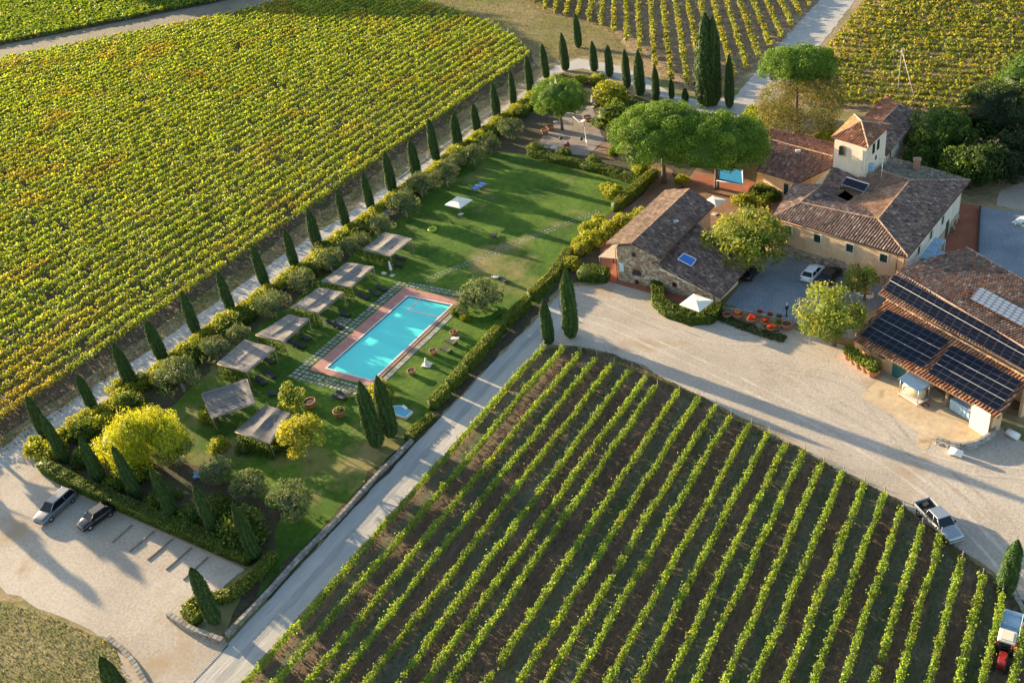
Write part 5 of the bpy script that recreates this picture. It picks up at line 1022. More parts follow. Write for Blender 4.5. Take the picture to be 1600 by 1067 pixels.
for px,py,a,lab in ((712,533,.3,'pale towel draped over the upper lounger at the right pool edge'),(774,437,.2,'white crumpled towel left behind the mound olive')):
    x,y=W(px,py); rg=np.random.default_rng(int(px)); m=MB(); g=7; vs=[(x+(i/g-.5)*1.1*math.cos(a)-(j/g-.5)*.6*math.sin(a),y+(i/g-.5)*1.1*math.sin(a)+(j/g-.5)*.6*math.cos(a),.45+.1*rg.random()) for i in range(g+1) for j in range(g+1)]; m.add(vs,[(i*(g+1)+j,(i+1)*(g+1)+j,(i+1)*(g+1)+j+1,i*(g+1)+j+1) for i in range(g) for j in range(g)],sm=True); tag(m.build('towel',CANVAS),lab,'towel')
# parasols
def parasol(px,py,z,size,rz,label,ph=None):
    x,y=W(px,py,z); c=thing('parasol',label,'parasol',(x,y,0),rz); s=size/2; m=MB(); n=6
    cs=[(-s,-s),(s,-s),(s,s),(-s,s)]
    for i in range(4):
        a,b=cs[i],cs[(i+1)%4]; m.add([(a[0],a[1],z-.25),((a[0]+b[0])/2,(a[1]+b[1])/2,z-.27),(b[0],b[1],z-.25),(0,0,z)],[(0,1,3),(1,2,3)]); m.add([(a[0],a[1],z-.25),((a[0]+b[0])/2,(a[1]+b[1])/2,z-.27),(b[0],b[1],z-.25),(b[0]*1.01,b[1]*1.01,z-.36),((a[0]+b[0])/2,(a[1]+b[1])/2,z-.38),(a[0]*1.01,a[1]*1.01,z-.36)],[(0,5,4,1),(1,4,3,2)])
    m.build('canopy',CANVAS,c); m=MB(); m.tube([(0,0,0),(0,0,z+.1)],.04,n=8); m.build('pole',WOODP,c); m=MB(); m.bev((0,0,.06),(.8,.8,.12),.04); m.build('base',COP,c)
    for a,b in cs: m=MB(); m.tube([(0,0,z-.25),(a*.97,b*.97,z-.42)],.02,n=5); m.build('rib',WOODP,c)
    return c
parasol(716,314,2.5,3.3,1.45,'square white parasol open on the far lawn'); parasol(1088,470,2.5,3.1,-.25,'cream parasol over the patio behind the U-shaped hedge'); parasol(1116,312,2.5,2.6,-.3,'white parasol half hidden behind the stone house roof')
def closed_parasol(px,py,label):
    c=thing('parasol',label,'parasol',W3(px,py)); m=MB(); m.lathe([(.02,2.6),(.12,2.4),(.16,1.9),(.24,1.3),(.26,1.05),(.1,1.0)],n=10); m.build('folded_canopy',CANVAS,c); m=MB(); m.tube([(0,0,0),(0,0,2.7)],.035,n=6); m.build('pole',WOODP,c); m=MB(); m.bev((0,0,.06),(.7,.7,.12),.04); m.build('base',COP,c)
closed_parasol(613,431,'folded white parasol beside the topmost pergola'); closed_parasol(926,168,'folded white parasol at the back of the play terrace')
TTB=thing('table_tennis_table','blue table tennis table on the far lawn','table tennis table',W3(749,297),1.35); BL=plain('blue_table_top',(.03,.15,.45),.5,var=.05)
m=MB(); m.bev((0,0,.76),(2.74,1.52,.04),.01); o=m.build('table_top',BL,TTB); m=MB(); m.box((0,0,.787),(2.74,.03,.006)); m.box((0,0,.86),(.02,1.7,.15)); m.build('net_and_line',WHITE,o)
for a in (-1,1):
    for b_ in (-.55,.55): m=MB(); m.tube([(a,b_,0),(a,b_,.75)],.03,n=5); m.build('leg',IRON,TTB)
RING=MB(); 
for k in range(24):
    a0_,a1_=2*math.pi*k/24,2*math.pi*(k+1)/24; RING.tube([(.6*math.cos(a0_),.6*math.sin(a0_),.2),(.6*math.cos(a1_),.6*math.sin(a1_),.2)],.18,n=8,cap=False)
RG=thing('pool_float','yellow-green inflatable crown-edged pool ring on the lawn','pool float',W3(676,360)); RING.build('ring',plain('lime_vinyl',(.50,.62,.05),.35,var=.05),RG); m=MB()
for k in range(9): a=2*math.pi*k/9; m.lathe([(.1,0),(.09,.16),(.01,.32)],(.6*math.cos(a),.6*math.sin(a),.3),n=6)
m.build('points',plain('yellow_vinyl',(.65,.62,.08),.35,var=.05),RG)
# terracotta pots
def pot(px,py,s,label,plant=None,grp=None,name='terracotta_pot',loc=None):
    x,y=loc or W(px,py); c=thing(name,label,'pot',(x,y,0),RNG.random()*6,grp,scale=s*1.34); m=MB(); m.lathe([(.0,0),(.30,0),(.40,.25),(.47,.5),(.50,.52),(.53,.54),(.53,.64),(.47,.64),(.45,.55),(0,.55)],n=18); m.build('pot_body',TERRA,c)
    m=MB(); m.lathe([(.45,.57),(0,.60)],n=14); m.build('soil',SOIL,c)
    if plant:
        pal,r,h,n=plant; rg=RNG; e=rg.normal(0,1,(n,3)); e/=np.linalg.norm(e,axis=1,keepdims=True); p=e*rg.uniform(.5,1,(n,1))*np.array([r,r,h]); p[:,2]=abs(p[:,2])+.6
        V,F,C=leaves(rg,p,e,.09,.6,pick(rg,pal,n,.25),.8); put('plant',np_mesh('plant',V,F,C,LEAF),c)
    return c
P_RED=[(3,(.55,.03,.02)),(1,(.60,.12,.06)),(2,(.08,.14,.03))]; P_GRP=[(3,(.09,.15,.03)),(1,(.16,.2,.05))]
pot(710,524,.8,'round terracotta pot on the lawn right of the pool, highest of three',([(1,(.25,.20,.10))],.3,.1,30)); pot(678,554,.8,'terracotta pot on the lawn beside the small white statue'); pot(644,585,.8,'terracotta pot on the lawn nearest the lower right pool corner')
pot(486,636,1.15,'large terracotta pot right of the light green young tree'); pot(532,650,1.1,'large terracotta pot with a small plant, left of the tub cypresses',(P_GRP,.4,.35,120))
for i,(px,py,s,l,k) in enumerate([(1136,497,.8,'terracotta pot by the patio hedge end',0),(1153,498,.95,'terracotta pot with red flowers, second from the patio hedge',1),(1175,505,.95,'red flower pot in the middle of the yard edge row',1),(1196,509,.9,'terracotta trough-like pot with few red flowers',1),(1205,518,.8,'bright red flower pot standing forward of the row',1),(1216,512,.9,'pot with dark plant right of the bright red one',2),(1229,514,1.0,'tall plain terracotta pot at the right end of the row',0),(1187,492,.6,'small reddish pot behind the row, left one',1),(1203,496,.6,'small reddish pot behind the row, middle one',1),(1217,499,.6,'small dark pot behind the row, right one',2)]):
    pot(px,py,s,l,None if k==0 else (P_RED if k==1 else P_GRP,.5,.35,140),'flower pots along the yard edge')
c=thing('planter_tray','small pale green tray planter below the red flower pot','planter',W3(1212,521),.3); m=MB(); m.bev((0,0,.15),(.9,.45,.3),.05); m.build('tray',plain('pale_green_tray',(.3,.45,.36),.6),c); m=MB(); m.box((0,0,.31),(.8,.36,.03)); m.build('soil',SOIL,c)
c=thing('lantern_post','small black lantern post with white tip by the flower pots','lantern post',W3(1229,494)); m=MB(); m.lathe([(.18,0),(.18,.06),(.07,.12),(.06,1.0),(.2,1.1),(.22,1.45),(.05,1.6)],n=10); m.build('post',IRON,c); m=MB(); m.lathe([(.05,1.6),(.05,2.0),(.01,2.1)],n=8); m.build('white_tip',WHITE,c)
for i,(px,py,s,l) in enumerate([(1326,560,1.0,'potted shrub at the left end of the row by the barn wall'),(1335,567,1.0,'second potted shrub by the barn wall'),(1344,574,1.1,'middle potted shrub by the barn wall'),(1354,580,1.1,'fourth potted shrub by the barn wall'),(1364,587,1.2,'potted shrub at the right end of the row by the barn wall')]):
    pot(px,py,s,l,(P_ASH[:2]+P_GRP,.62,.95,420),'potted shrubs along the barn wall')
for px,py,s,l in [(852,210,1.1,'reddish barrel pot on the left of the play terrace'),(860,204,1.1,'second reddish barrel pot on the left of the play terrace'),(918,190,1.2,'red tub at the back of the play terrace')]: pot(px,py,s,l)
# statue
ST=thing('garden_statue','small white stone figure on a square slab right of the pool','statue',W3(667,571)); m=MB(); m.bev((0,0,.08),(1.3,1.0,.16),.03,.2); m.build('base_slab',COP,ST)
m=MB(); m.lathe([(.32,.16),(.30,.25),(.22,.34),(.17,.5),(.20,.68),(.18,.80),(.07,.87),(.07,.91),(.13,.97),(.145,1.06),(.10,1.15),(.0,1.18)],n=12); m.tube([(.17,0,.76),(.30,.08,.58),(.22,.22,.42)],[.06,.05,.04],n=6); m.tube([(-.17,0,.76),(-.30,.08,.56),(-.16,.22,.40)],[.06,.05,.04],n=6); m.tube([(.12,.05,.32),(.2,.42,.3),(.16,.5,.16)],[.09,.07,.05],n=6); m.tube([(-.12,.05,.32),(-.2,.42,.34),(-.16,.52,.16)],[.09,.07,.05],n=6); m.build('figure',plain('white_marble',(.62,.60,.55),.6,var=.1),ST)

# ------------------------------------------------------------------ walls, kerbs, timbers
def stone_wall(name,label,pts,w,h,coping=True,cat='wall',seed=0,pal=None,cw=.55):
    o=thing(name,label,cat,(0,0,0)); m=MB(); s=MB(); k=MB(); rg=np.random.default_rng(seed)
    for a,b in zip(pts[:-1],pts[1:]):
        L=math.hypot(b[0]-a[0],b[1]-a[1]); ang=math.atan2(b[1]-a[1],b[0]-a[0]); m.box(((a[0]+b[0])/2,(a[1]+b[1])/2,h/2-.03),(L+w*.3,w*.82,h-.06),ang)
        stones(s,a,b,0,lambda x:h,out=w*.41,seed=seed,sw=.45,sh=.22,pal=pal); stones(s,b,a,0,lambda x:h,out=w*.41,seed=seed+1,sw=.45,sh=.22,pal=pal)
        n=max(1,int(L/cw))
        for i in range(n):
            t=(i+.5)/n; q=rg.uniform(.75,1.2); k.bev((a[0]+(b[0]-a[0])*t,a[1]+(b[1]-a[1])*t,h+.02),(L/n*.94,w*rg.uniform(.95,1.08),.12),.03,ang+rg.normal(0,.03),0,(.27*q,.25*q,.22*q))
        seed+=2
    m.build('core',MORTAR,o); s.build('wall_stones',STONE,o,kind='stuff'); k.build('coping_stones',STONE,o,kind='stuff'); return o
stone_wall('stone_wall','low dry stone wall beside the gravel road, exposed stretch below the garden',[(-62.1,33),(-62.0,39),(-62.15,44),(-61.95,50),(-62.1,56),(-61.9,63.5)],.42,.42,seed=5,pal=[(3,(.30,.28,.25)),(2,(.38,.35,.31)),(1,(.22,.20,.18)),(1,(.30,.22,.16))])
stone_wall('stone_wall','low stone wall at the car park exit below the curved hedge',PX((264,962),(300,985),(350,1004)),.5,.45,seed=9,pal=[(2,(.36,.25,.17)),(2,(.44,.34,.24)),(1,(.30,.18,.12))])
stone_wall('stone_kerb','curved pale stone kerb around the dry grass corner',PX((170,998),(195,1018),(212,1040),(232,1075),(250,1110)),.5,.3,seed=12)
stone_wall('stone_wall','curved grey stone retaining wall round the concrete forecourt',PX((1462,692),(1482,699),(1500,702),(1520,699),(1537,691),(1551,680),(1553,670)),.35,.75,seed=15,pal=[(2,(.34,.34,.32)),(2,(.44,.42,.38)),(1,(.26,.25,.24))])
stone_wall('stone_wall','stone wall between the stable court and the flower pots',PX((1126,484),(1170,490),(1240,507)),.4,.35,seed=19)
m=MB(); pts=PX((75,742),(112,765),(200,806),(300,850),(385,888))
for a,b in zip(pts[:-1],pts[1:]):
    L=math.hypot(b[0]-a[0],b[1]-a[1]); m.bev(((a[0]+b[0])/2,(a[1]+b[1])/2-.1,.1),(L,.14,.22),.02,math.atan2(b[1]-a[1],b[0]-a[0]))
tag(m.build('timber_kerb',WOODB),'long timber kerb between car park gravel and the hedge','kerb')
for i,(a,b) in enumerate([((178,846),(205,822)),((205,860),(239,832)),((233,873),(268,844)),((262,888),(297,858)),((289,904),(323,873))]):
    a,b=W(*a),W(*b); m=MB(); L=math.hypot(b[0]-a[0],b[1]-a[1]); m.bev((0,0,.06),(L*1.15,.17,.15),.03); o=m.build('parking_timber',WOODB,None,loc=((a[0]+b[0])/2,(a[1]+b[1])/2,0),rot=(0,0,math.atan2(b[1]-a[1],b[0]-a[0]))); tag(o,'long timber dividing parking bays, %s counted from the black car'%ordinal(i+1),'timber','parking bay timbers')
DG=thing('drain_grate','long dark drain grate across the gravel road at the car park exit','drain',(0,0,0)); m=MB(); a,b=W(298,1069),W(357,1007); L=math.hypot(b[0]-a[0],b[1]-a[1]); m.box(((a[0]+b[0])/2,(a[1]+b[1])/2,.03),(L,.22,.03),math.atan2(b[1]-a[1],b[0]-a[0])); m.build('channel',IRON,DG); m=MB()
for i in range(30): t=(i+.5)/30; m.box((a[0]+(b[0]-a[0])*t,a[1]+(b[1]-a[1])*t,.05),(.06,.2,.015),math.atan2(b[1]-a[1],b[0]-a[0]))
m.build('bars',STEEL,DG,kind='stuff')
c=thing('sign','small white oval sign at the foot of the car park exit cypress','sign',W3(334,972)); m=MB(); m.tube([(0,0,0),(0,0,1.4)],.03,n=5); m.build('post',IRON,c); m=MB(); m.lathe([(0,.03),(.28,.03),(.30,0),(0,0)],n=14); m.build('board',WHITE,c,loc=(0,-.05,1.45),rot=(math.radians(60),0,.7))
# ------------------------------------------------------------------ vehicles
def paint(name,c,metal=.5): return plain(name,c,.28,metal,var=.03,spec=.5,coat=.6)
TYRE=plain('tyre_rubber',(.02,.02,.02),.85); RIM=plain('alloy_rim',(.45,.46,.47),.35,.8); CARGL=plain('car_glass',(.008,.010,.013),.10,0,var=.02,spec=.35); LAMP=plain('lamp_glass',(.7,.7,.68),.15); TAIL=plain('tail_lamp',(.35,.01,.01),.2); BLACKP=plain('black_plastic',(.02,.02,.022),.6)
def wheel(parent,x,y,r=.33,w=.22):
    m=MB(); m.lathe([(r*.6,-w/2),(r*.95,-w/2),(r,-w*.3),(r,w*.3),(r*.95,w/2),(r*.6,w/2)],n=18); t=m.build('wheel',TYRE,parent,loc=(x,y,r),rot=(math.pi/2,0,0)); m=MB(); m.lathe([(0,-w*.42),(r*.6,-w*.45),(r*.62,w*.45),(0,w*.42)],n=14)
    for k in range(5): a=2*math.pi*k/5; m.box((r*.32*math.cos(a),r*.32*math.sin(a),0),(r*.5,.05,w*.95),a)
    m.build('rim',RIM,t)
def loft(m,st,mi=0,col=(1,1,1),sm=True):                            # st: (x, half width, z bottom, z shoulder, z top, half width at top)
    vs=[];fs=[];k=10
    for x,w,zb,zs,zt,wt in st:
        for y,z in ((-w*.9,zb),(-w,zb+.12),(-w,zs),(-wt,zt-.02),(-wt*.6,zt),(wt*.6,zt),(wt,zt-.02),(w,zs),(w,zb+.12),(w*.9,zb)): vs.append((x,y,z))
    for i in range(len(st)-1):
        for j in range(k): l=(j+1)%k; fs.append((i*k+j,(i+1)*k+j,(i+1)*k+l,i*k+l))
    fs.append(tuple(range(k))); fs.append(tuple((len(st)-1)*k+j for j in range(k-1,-1,-1))); m.add(vs,fs,mi,col,sm)
def car(px,py,rz,L,Wd,H,mat,label,estate=False,h=.7):
    x,y=W(px,py,h); c=thing('parked_car',label,'car',(x,y,0),rz); w=Wd/2; a=L/2
    m=MB(); loft(m,[(-a,w*.84,.34,.76,.93,w*.76),(-a+.12,w*.95,.26,.84,.98,w*.86),(-a+.55,w,.22,.84,.98,w*.88),(0,w,.22,.84,.96,w*.88),(a*.4,w,.22,.84,.99,w*.88),(a*.6,w*.99,.22,.82,.96,w*.85),(a-.35,w*.96,.24,.74,.87,w*.80),(a-.08,w*.88,.28,.64,.74,w*.72),(a,w*.76,.34,.56,.62,w*.64)])
    m.build('body',mat,c)
    xr0=-a+(.16 if estate else .22); xr1=a*.52; r0=-a+(.50 if estate else .75); r1=a*.14; zb=.93; zt=H-.03; wb=w*.87; wt=w*.70; m=MB()
    m.add([(xr0,-wb,zb),(xr1,-wb,zb),(xr1,wb,zb),(xr0,wb,zb),(r0,-wt,zt),(r1,-wt,zt),(r1,wt,zt),(r0,wt,zt)],[(0,1,5,4),(1,2,6,5),(2,3,7,6),(3,0,4,7),(4,5,6,7)]); m.build('windows',CARGL,c)
    m=MB(); m.add([(r0-.04,-wt-.03,zt-.02),(r1+.04,-wt-.03,zt-.02),(r1+.04,wt+.03,zt-.02),(r0-.04,wt+.03,zt-.02),(r0+.05,-wt*.85,zt+.05),(r1-.05,-wt*.85,zt+.05),(r1-.05,wt*.85,zt+.05),(r0+.05,wt*.85,zt+.05)],[(0,1,5,4),(1,2,6,5),(2,3,7,6),(3,0,4,7),(4,5,6,7)])
    for s in (-1,1):
        m.tube([(xr1,s*wb,zb),(r1,s*wt,zt)],.045,n=5); m.tube([(xr0,s*wb,zb),(r0,s*wt,zt)],.06,n=5); mx_=(r0+r1)/2; m.tube([(mx_-.05,s*(wb+.01),zb),(mx_,s*(wt+.01),zt)],.04,n=5)
    m.build('roof',mat,c)
    for s in (-1,1):
        m=MB(); m.bev((a*.3,s*(w+.08),.98),(.2,.18,.14),.04); m.build('mirror',mat,c); m=MB(); m.bev((a-.16,s*w*.66,.62),(.24,.32,.12),.03,s*-.3); m.build('headlight',LAMP,c); m=MB(); m.bev((-a+.05,s*w*.72,.78),(.12,.26,.18),.02); m.build('tail_light',TAIL,c)
    m=MB(); m.bev((a-.02,0,.42),(.08,w*1.0,.16),.02); m.build('grille',BLACKP,c)
    for sx in (-1,1):
        for s in (-1,1): wheel(c,sx*a*.6,s*(w-.10))
    return c
def heading(p,q,h=.7):
    a,b=W(*p,h),W(*q,h); return math.atan2(b[1]-a[1],b[0]-a[0])
car(86,790,heading((110,768),(60,812)),5.3,2.0,1.62,paint('silver_grey_paint',(.13,.14,.155),.35),'silver grey estate car parked by the hedge, left of the black car',True)
car(149,806,heading((172,790),(128,820)),4.1,1.78,1.45,paint('black_paint',(.018,.018,.022)),'small black car parked by the hedge, right of the grey estate')
car(1270,425,heading((1263,432),(1280,415)),4.3,1.8,1.5,paint('white_car_paint',(.72,.74,.76),.0),'white hatchback in the stable court below the farmhouse')
car(1298,429,heading((1290,437),(1306,420)),4.1,1.78,1.45,paint('black_car_paint',(.015,.015,.018)),'black car half hidden by tree leaves, right of the white hatchback')
car(1172,424,heading((1166,432),(1180,416)),4.0,1.75,1.45,paint('dark_car_paint',(.02,.022,.025)),'dark car in shadow behind the corner of the lean-to')
PU=thing('pickup_truck','silver pickup truck with open dark bed at the vineyard edge','pickup truck',(*W(1467,812,.8),0),heading((1452,795),(1484,828))); SP=paint('silver_pickup_paint',(.34,.37,.40)); w=.9
m=MB(); loft(m,[(.2,w,.45,.95,1.08,w*.9),(1.15,w,.45,.95,1.06,w*.9),(1.7,w*.98,.42,.92,1.02,w*.86),(2.4,w*.93,.42,.84,.94,w*.8),(2.62,w*.82,.46,.72,.8,w*.7)]); m.box((-.35,0,.75),(1.2,w*1.98,.62)); m.build('body',SP,PU)
m=MB(); m.box((-1.75,0,.62),(1.7,w*1.85,.12)); m.build('bed_floor',BLACKP,PU); m=MB()
for s in (-1,1): m.bev((-1.75,s*w*.95,.86),(1.75,.09,.5),.03)
m.bev((-2.62,0,.86),(.08,w*1.95,.5),.03); m.build('bed_sides',SP,PU); m=MB(); m.bev((-2.3,.2,.75),(.4,.6,.25),.05,.3); m.bev((-1.4,-.3,.74),(.6,.4,.2),.05,.1); m.build('load',WOODB,PU)
m=MB(); wb,wt=w*.88,w*.7; m.add([(-.9,-wb,1.04),(1.2,-wb,1.04),(1.2,wb,1.04),(-.9,wb,1.04),(-.75,-wt,1.68),(.55,-wt,1.68),(.55,wt,1.68),(-.75,wt,1.68)],[(0,1,5,4),(1,2,6,5),(2,3,7,6),(3,0,4,7),(4,5,6,7)]); m.build('windows',CARGL,PU); m=MB(); m.bev((-.1,0,1.71),(1.42,wt*2.08,.09),.04)
for s in (-1,1):
    for x0_,x1_ in ((1.2,.55),(-.9,-.75),(.2,.05)): m.tube([(x0_,s*(wb+.01),1.04),(x1_,s*(wt+.01),1.68)],.045,n=5)
m.build('roof',SP,PU)
for s in (-1,1):
    m=MB(); m.bev((2.5,s*w*.68,.78),(.2,.3,.16),.03); m.build('headlight',LAMP,PU); m=MB(); m.bev((.95,s*(w+.1),1.1),(.18,.18,.2),.04); m.build('mirror',BLACKP,PU); m=MB(); m.box((-2.67,s*w*.85,.85),(.05,.12,.3)); m.build('tail_light',TAIL,PU)
for x_ in (-1.75,1.75):
    for s in (-1,1): wheel(PU,x_,s*.82,.38,.25)
m=MB(); m.bev((2.66,0,.5),(.1,1.6,.18),.03); m.build('bumper',STEEL,PU)
hd=heading((1577,975),(1565,1030),1.0); TR=thing('tractor','small red vineyard tractor with cream canopy between two vine rows','tractor',(*W(1569,1016,1.0),0),hd); RED=paint('tractor_red',(.35,.02,.02),.1)
m=MB(); m.bev((1.0,0,1.05),(1.3,.62,.6),.08); m.bev((1.62,0,.95),(.12,.5,.5),.04); m.build('hood',RED,TR); m=MB(); m.bev((.6,0,.65),(2.0,.4,.4),.05); m.box((-.5,0,.75),(.7,.5,.5)); m.build('chassis',IRON,TR); m=MB(); m.bev((-.45,0,2.25),(1.35,1.3,.14),.06); m.bev((-.45,0,2.34),(1.0,.95,.08),.05); m.build('canopy',plain('cream_canopy',(.62,.56,.44),.6),TR)
m=MB()
for x_,s in ((-1.0,-.5),(-1.0,.5),(.1,-.5),(.1,.5)): m.tube([(x_,s,.9),(x_,s,2.2)],.04,n=5)
m.build('canopy_posts',IRON,TR); m=MB(); m.bev((-.6,0,1.1),(.45,.45,.12),.04); m.bev((-.83,0,1.4),(.1,.45,.5),.04); m.build('seat',BLACKP,TR)
for s in (-1,1): wheel(TR,-.65,s*.62,.58,.32); wheel(TR,1.3,s*.5,.33,.22); m=MB(); m.bev((-.65,s*.62,1.22),(.9,.36,.06),.02); m.build('mudguard',RED,TR)
m=MB(); m.tube([(1.3,.2,1.35),(1.3,.2,1.85)],.04,n=6); m.build('exhaust',IRON,TR)
TL=thing('trailer','pale blue-white box trailer hitched behind the tractor','trailer',(*W(1580,974,1.1),0),hd); PB=plain('pale_blue_trailer',(.46,.60,.72),.5,var=.08)
m=MB(); m.box((0,0,.72),(2.5,1.5,.08)); m.build('floor',PB,TL); m=MB()
for x_,y_,a_,b_ in ((0,.74,2.5,.06),(0,-.74,2.5,.06),(1.24,0,.06,1.5),(-1.24,0,.06,1.5),(.15,0,.05,1.44)): m.bev((x_,y_,1.0),(a_,b_,.6),.02)
m.build('sides',PB,TL); m=MB(); m.tube([(1.25,.3,.6),(2.0,0,.55)],.05,n=5); m.tube([(1.25,-.3,.6),(2.0,0,.55)],.05,n=5); m.build('drawbar',IRON,TL)
for s in (-1,1): wheel(TL,-.2,s*.62,.32,.22)

# ------------------------------------------------------------------ barn forecourt, play terrace, rear terrace, poles
TK=thing('covered_tank','cream tank on a frame under a small blue corrugated roof, on the forecourt','tank',(*W(1427,622,0),0),math.radians(-31)); CT=plain('cream_tank',(.60,.53,.36),.45,.1)
m=MB(); n=18; m.tube([(-1.1,0,1.15),(-1.15,0,1.15),(-1.0,0,1.15),(1.0,0,1.15),(1.15,0,1.15)],[.3,.6,.68,.68,.5],n=16); m.build('tank_body',CT,TK)
m=MB(); m.bev((0,0,.28),(2.7,1.7,.14),.03); m.build('pallet',COP,TK); m=MB()
for s in (-1,1):
    for x_ in (-1.25,1.25): m.tube([(x_,s*.8,.0),(x_,s*.8,2.35+(s*.12))],.045,n=5)
m.build('frame_posts',STEEL,TK); m=MB(); cw=18
vs=[];fs=[]
for i in range(cw*2+1):
    x_=-1.5+3.0*i/(cw*2); dz=.05*(i%2)
    for y_,z_ in ((-1.05,2.25),(1.05,2.55)): vs.append((x_,y_,z_+dz))
for i in range(cw*2): fs.append((i*2,i*2+2,i*2+3,i*2+1))
m.add(vs,fs); m.build('corrugated_roof',plain('blue_grey_sheet',(.26,.38,.50),.35,.5),TK); m=MB()
for k in range(14): a=k*.8; m.tube([(1.6+.5*math.cos(a),.3*math.sin(a),.05+k*.01),(1.6+.5*math.cos(a+.8),.3*math.sin(a+.8),.06+k*.01)],.04,n=5)
m.build('red_hose',plain('red_hose',(.45,.02,.02),.5),TK)
c=thing('door_leaf','big cream sliding door leaf standing at the open end of the barn','door',(*W(1528,675,0),0),math.radians(-33)); m=MB(); m.bev((0,0,1.55),(2.3,.12,3.1),.02); m.build('leaf',plain('cream_door',(.70,.60,.46),.6),c); m=MB(); m.box((0,-.075,1.6),(2.1,.03,.08)); m.box((0,-.075,.4),(2.1,.03,.08)); m.box((0,-.075,2.8),(2.1,.03,.08)); m.build('battens',CREAM,c)
c=thing('blue_container','long pale blue container stored under the open barn roof','container',(*W(1512,640,.9),0),math.radians(-31)); m=MB(); m.bev((0,0,.9),(3.6,1.2,1.3),.04); m.build('casing',TARP,c); m=MB()
for k in range(8): m.box((-1.6+k*.46,-.62,.9),(.05,.04,1.15))
m.build('ribs',TARP,c)
for px,py,l,a in ((1493,711,'white cylindrical tank lying at the foot of the curved wall',-.2),(1582,683,'white barrel lying on the gravel right of the barn pier',-.5)):
    c=thing('white_tank',l,'tank',W3(px,py),a); m=MB(); m.tube([(-.62,0,.4),(-.6,0,.4),(.6,0,.4),(.62,0,.4)],[.3,.38,.38,.3],n=14); m.build('tank_body',WHITE,c); m=MB(); m.box((-.35,0,.06),(.12,.7,.12)); m.box((.35,0,.06),(.12,.7,.12)); m.build('cradle',WOODB,c)
c=thing('trough','white trough full of odds and ends beside the barn corner','trough',W3(1350,461),-.3); m=MB(); m.prism([(-1.2,-.4),(1.0,-.5),(1.35,0),(1.0,.5),(-1.2,.4)],0,.5); m.build('body',WHITE,c); m=MB(); m.prism([(-1.05,-.28),(.9,-.36),(1.1,0),(.9,.36),(-1.05,.28)],.5,.53); m.build('inside',SOIL,c); m=MB()
for k in range(7): m.bev((-.9+k*.3,.1*math.sin(k*2),.62),(.16,.22,.25),.04,k)
m.build('contents',COP,c)
# low fence-like slab in court, firewood and tables at rear
RT=thing('rear_canopy','pale blue panelled canopy on posts along the farmhouse right wall','canopy',(*W(1452,388,2.4),0),math.radians(82)); m=MB()
for k in range(3): m.bev((-2.0+k*2.0,0,2.45+.0*k),(1.9,2.3,.08),.02,0,ry=0); 
m.build('canopy_panels',TARP,RT); m=MB()
for x_ in (-2.9,-1,1,2.9):
    for s in (-1,1): m.tube([(x_,s*1.1,0),(x_,s*1.1,2.45)],.05,n=5)
m.build('posts',WHITE,RT)
c=thing('rear_canopy','separate small pale blue canopy at the terrace end of the panelled canopy','canopy',(*W(1466,398,2.2),0),math.radians(75)); m=MB(); m.bev((0,0,2.2),(1.9,1.5,.1),.03); m.build('canopy_panels',TARP,c); m=MB()
for x_ in (-.85,.85):
    for s in (-1,1): m.tube([(x_,s*.65,0),(x_,s*.65,2.2)],.05,n=5)
m.build('posts',WHITE,c)
for i,(px,py,l) in enumerate([(1486,362,'wicker chair on the rear terrace, nearest the canopy'),(1489,353,'middle wicker chair on the rear terrace'),(1493,345,'wicker chair on the rear terrace, nearest the back')]):
    c=thing('wicker_chair',l,'chair',W3(px,py),math.radians(170),'wicker chairs on the rear terrace'); m=MB(); m.bev((0,0,.4),(.7,.75,.12),.04); m.build('seat',WOODB,c); m=MB(); m.bev((-.32,0,.68),(.12,.75,.55),.04); m.build('backrest',WOODB,c)
    for x_ in (-.28,.28):
        for s in (-.3,.3): m=MB(); m.box((x_,s,.18),(.06,.06,.36)); m.build('leg',IRON,c)
c=thing('picnic_table','white picnic table at the right edge of the rear gravel court','picnic table',W3(1597,350),1.2); m=MB(); m.bev((0,0,.75),(2.4,.8,.06),.02); m.build('table_top',WHITE,c)
for s in (-1,1): m=MB(); m.bev((0,s*.75,.45),(2.4,.3,.05),.02); m.build('bench',WHITE,c); m=MB(); m.box((s*.9,0,.37),(.08,1.5,.08)); m.tube([(s*.9,-.6,0),(s*.9,0,.72)],.05,n=5); m.tube([(s*.9,.6,0),(s*.9,0,.72)],.05,n=5); m.build('leg',WHITE,c)
m=MB(); a,b=W(1531,326),W(1527,404); L=math.hypot(b[0]-a[0],b[1]-a[1]); m.bev(((a[0]+b[0])/2,(a[1]+b[1])/2,.25),(L,.22,.5),.02,math.atan2(b[1]-a[1],b[0]-a[0])); tag(m.build('terrace_edge_wall',plain('dark_metal_edge',(.05,.045,.045),.6,.4)),'dark low wall between rear terrace and blue-grey gravel','wall')
c=thing('patio_table','set patio table with plates under the cream parasol','table',W3(1083,487),-.2); m=MB(); m.lathe([(0,.70),(.6,.70),(.6,.75),(0,.75)],n=18); m.build('table_top',WHITE,c); m=MB(); m.tube([(0,0,0),(0,0,.7)],.05,n=6); m.build('leg',IRON,c)
for k in range(3): m=MB(); a=k*2.1; m.lathe([(0,0),(.13,.02),(.15,.03),(0,.035)],(.33*math.cos(a),.33*math.sin(a),.76),n=10); m.build('plate',COP,c)
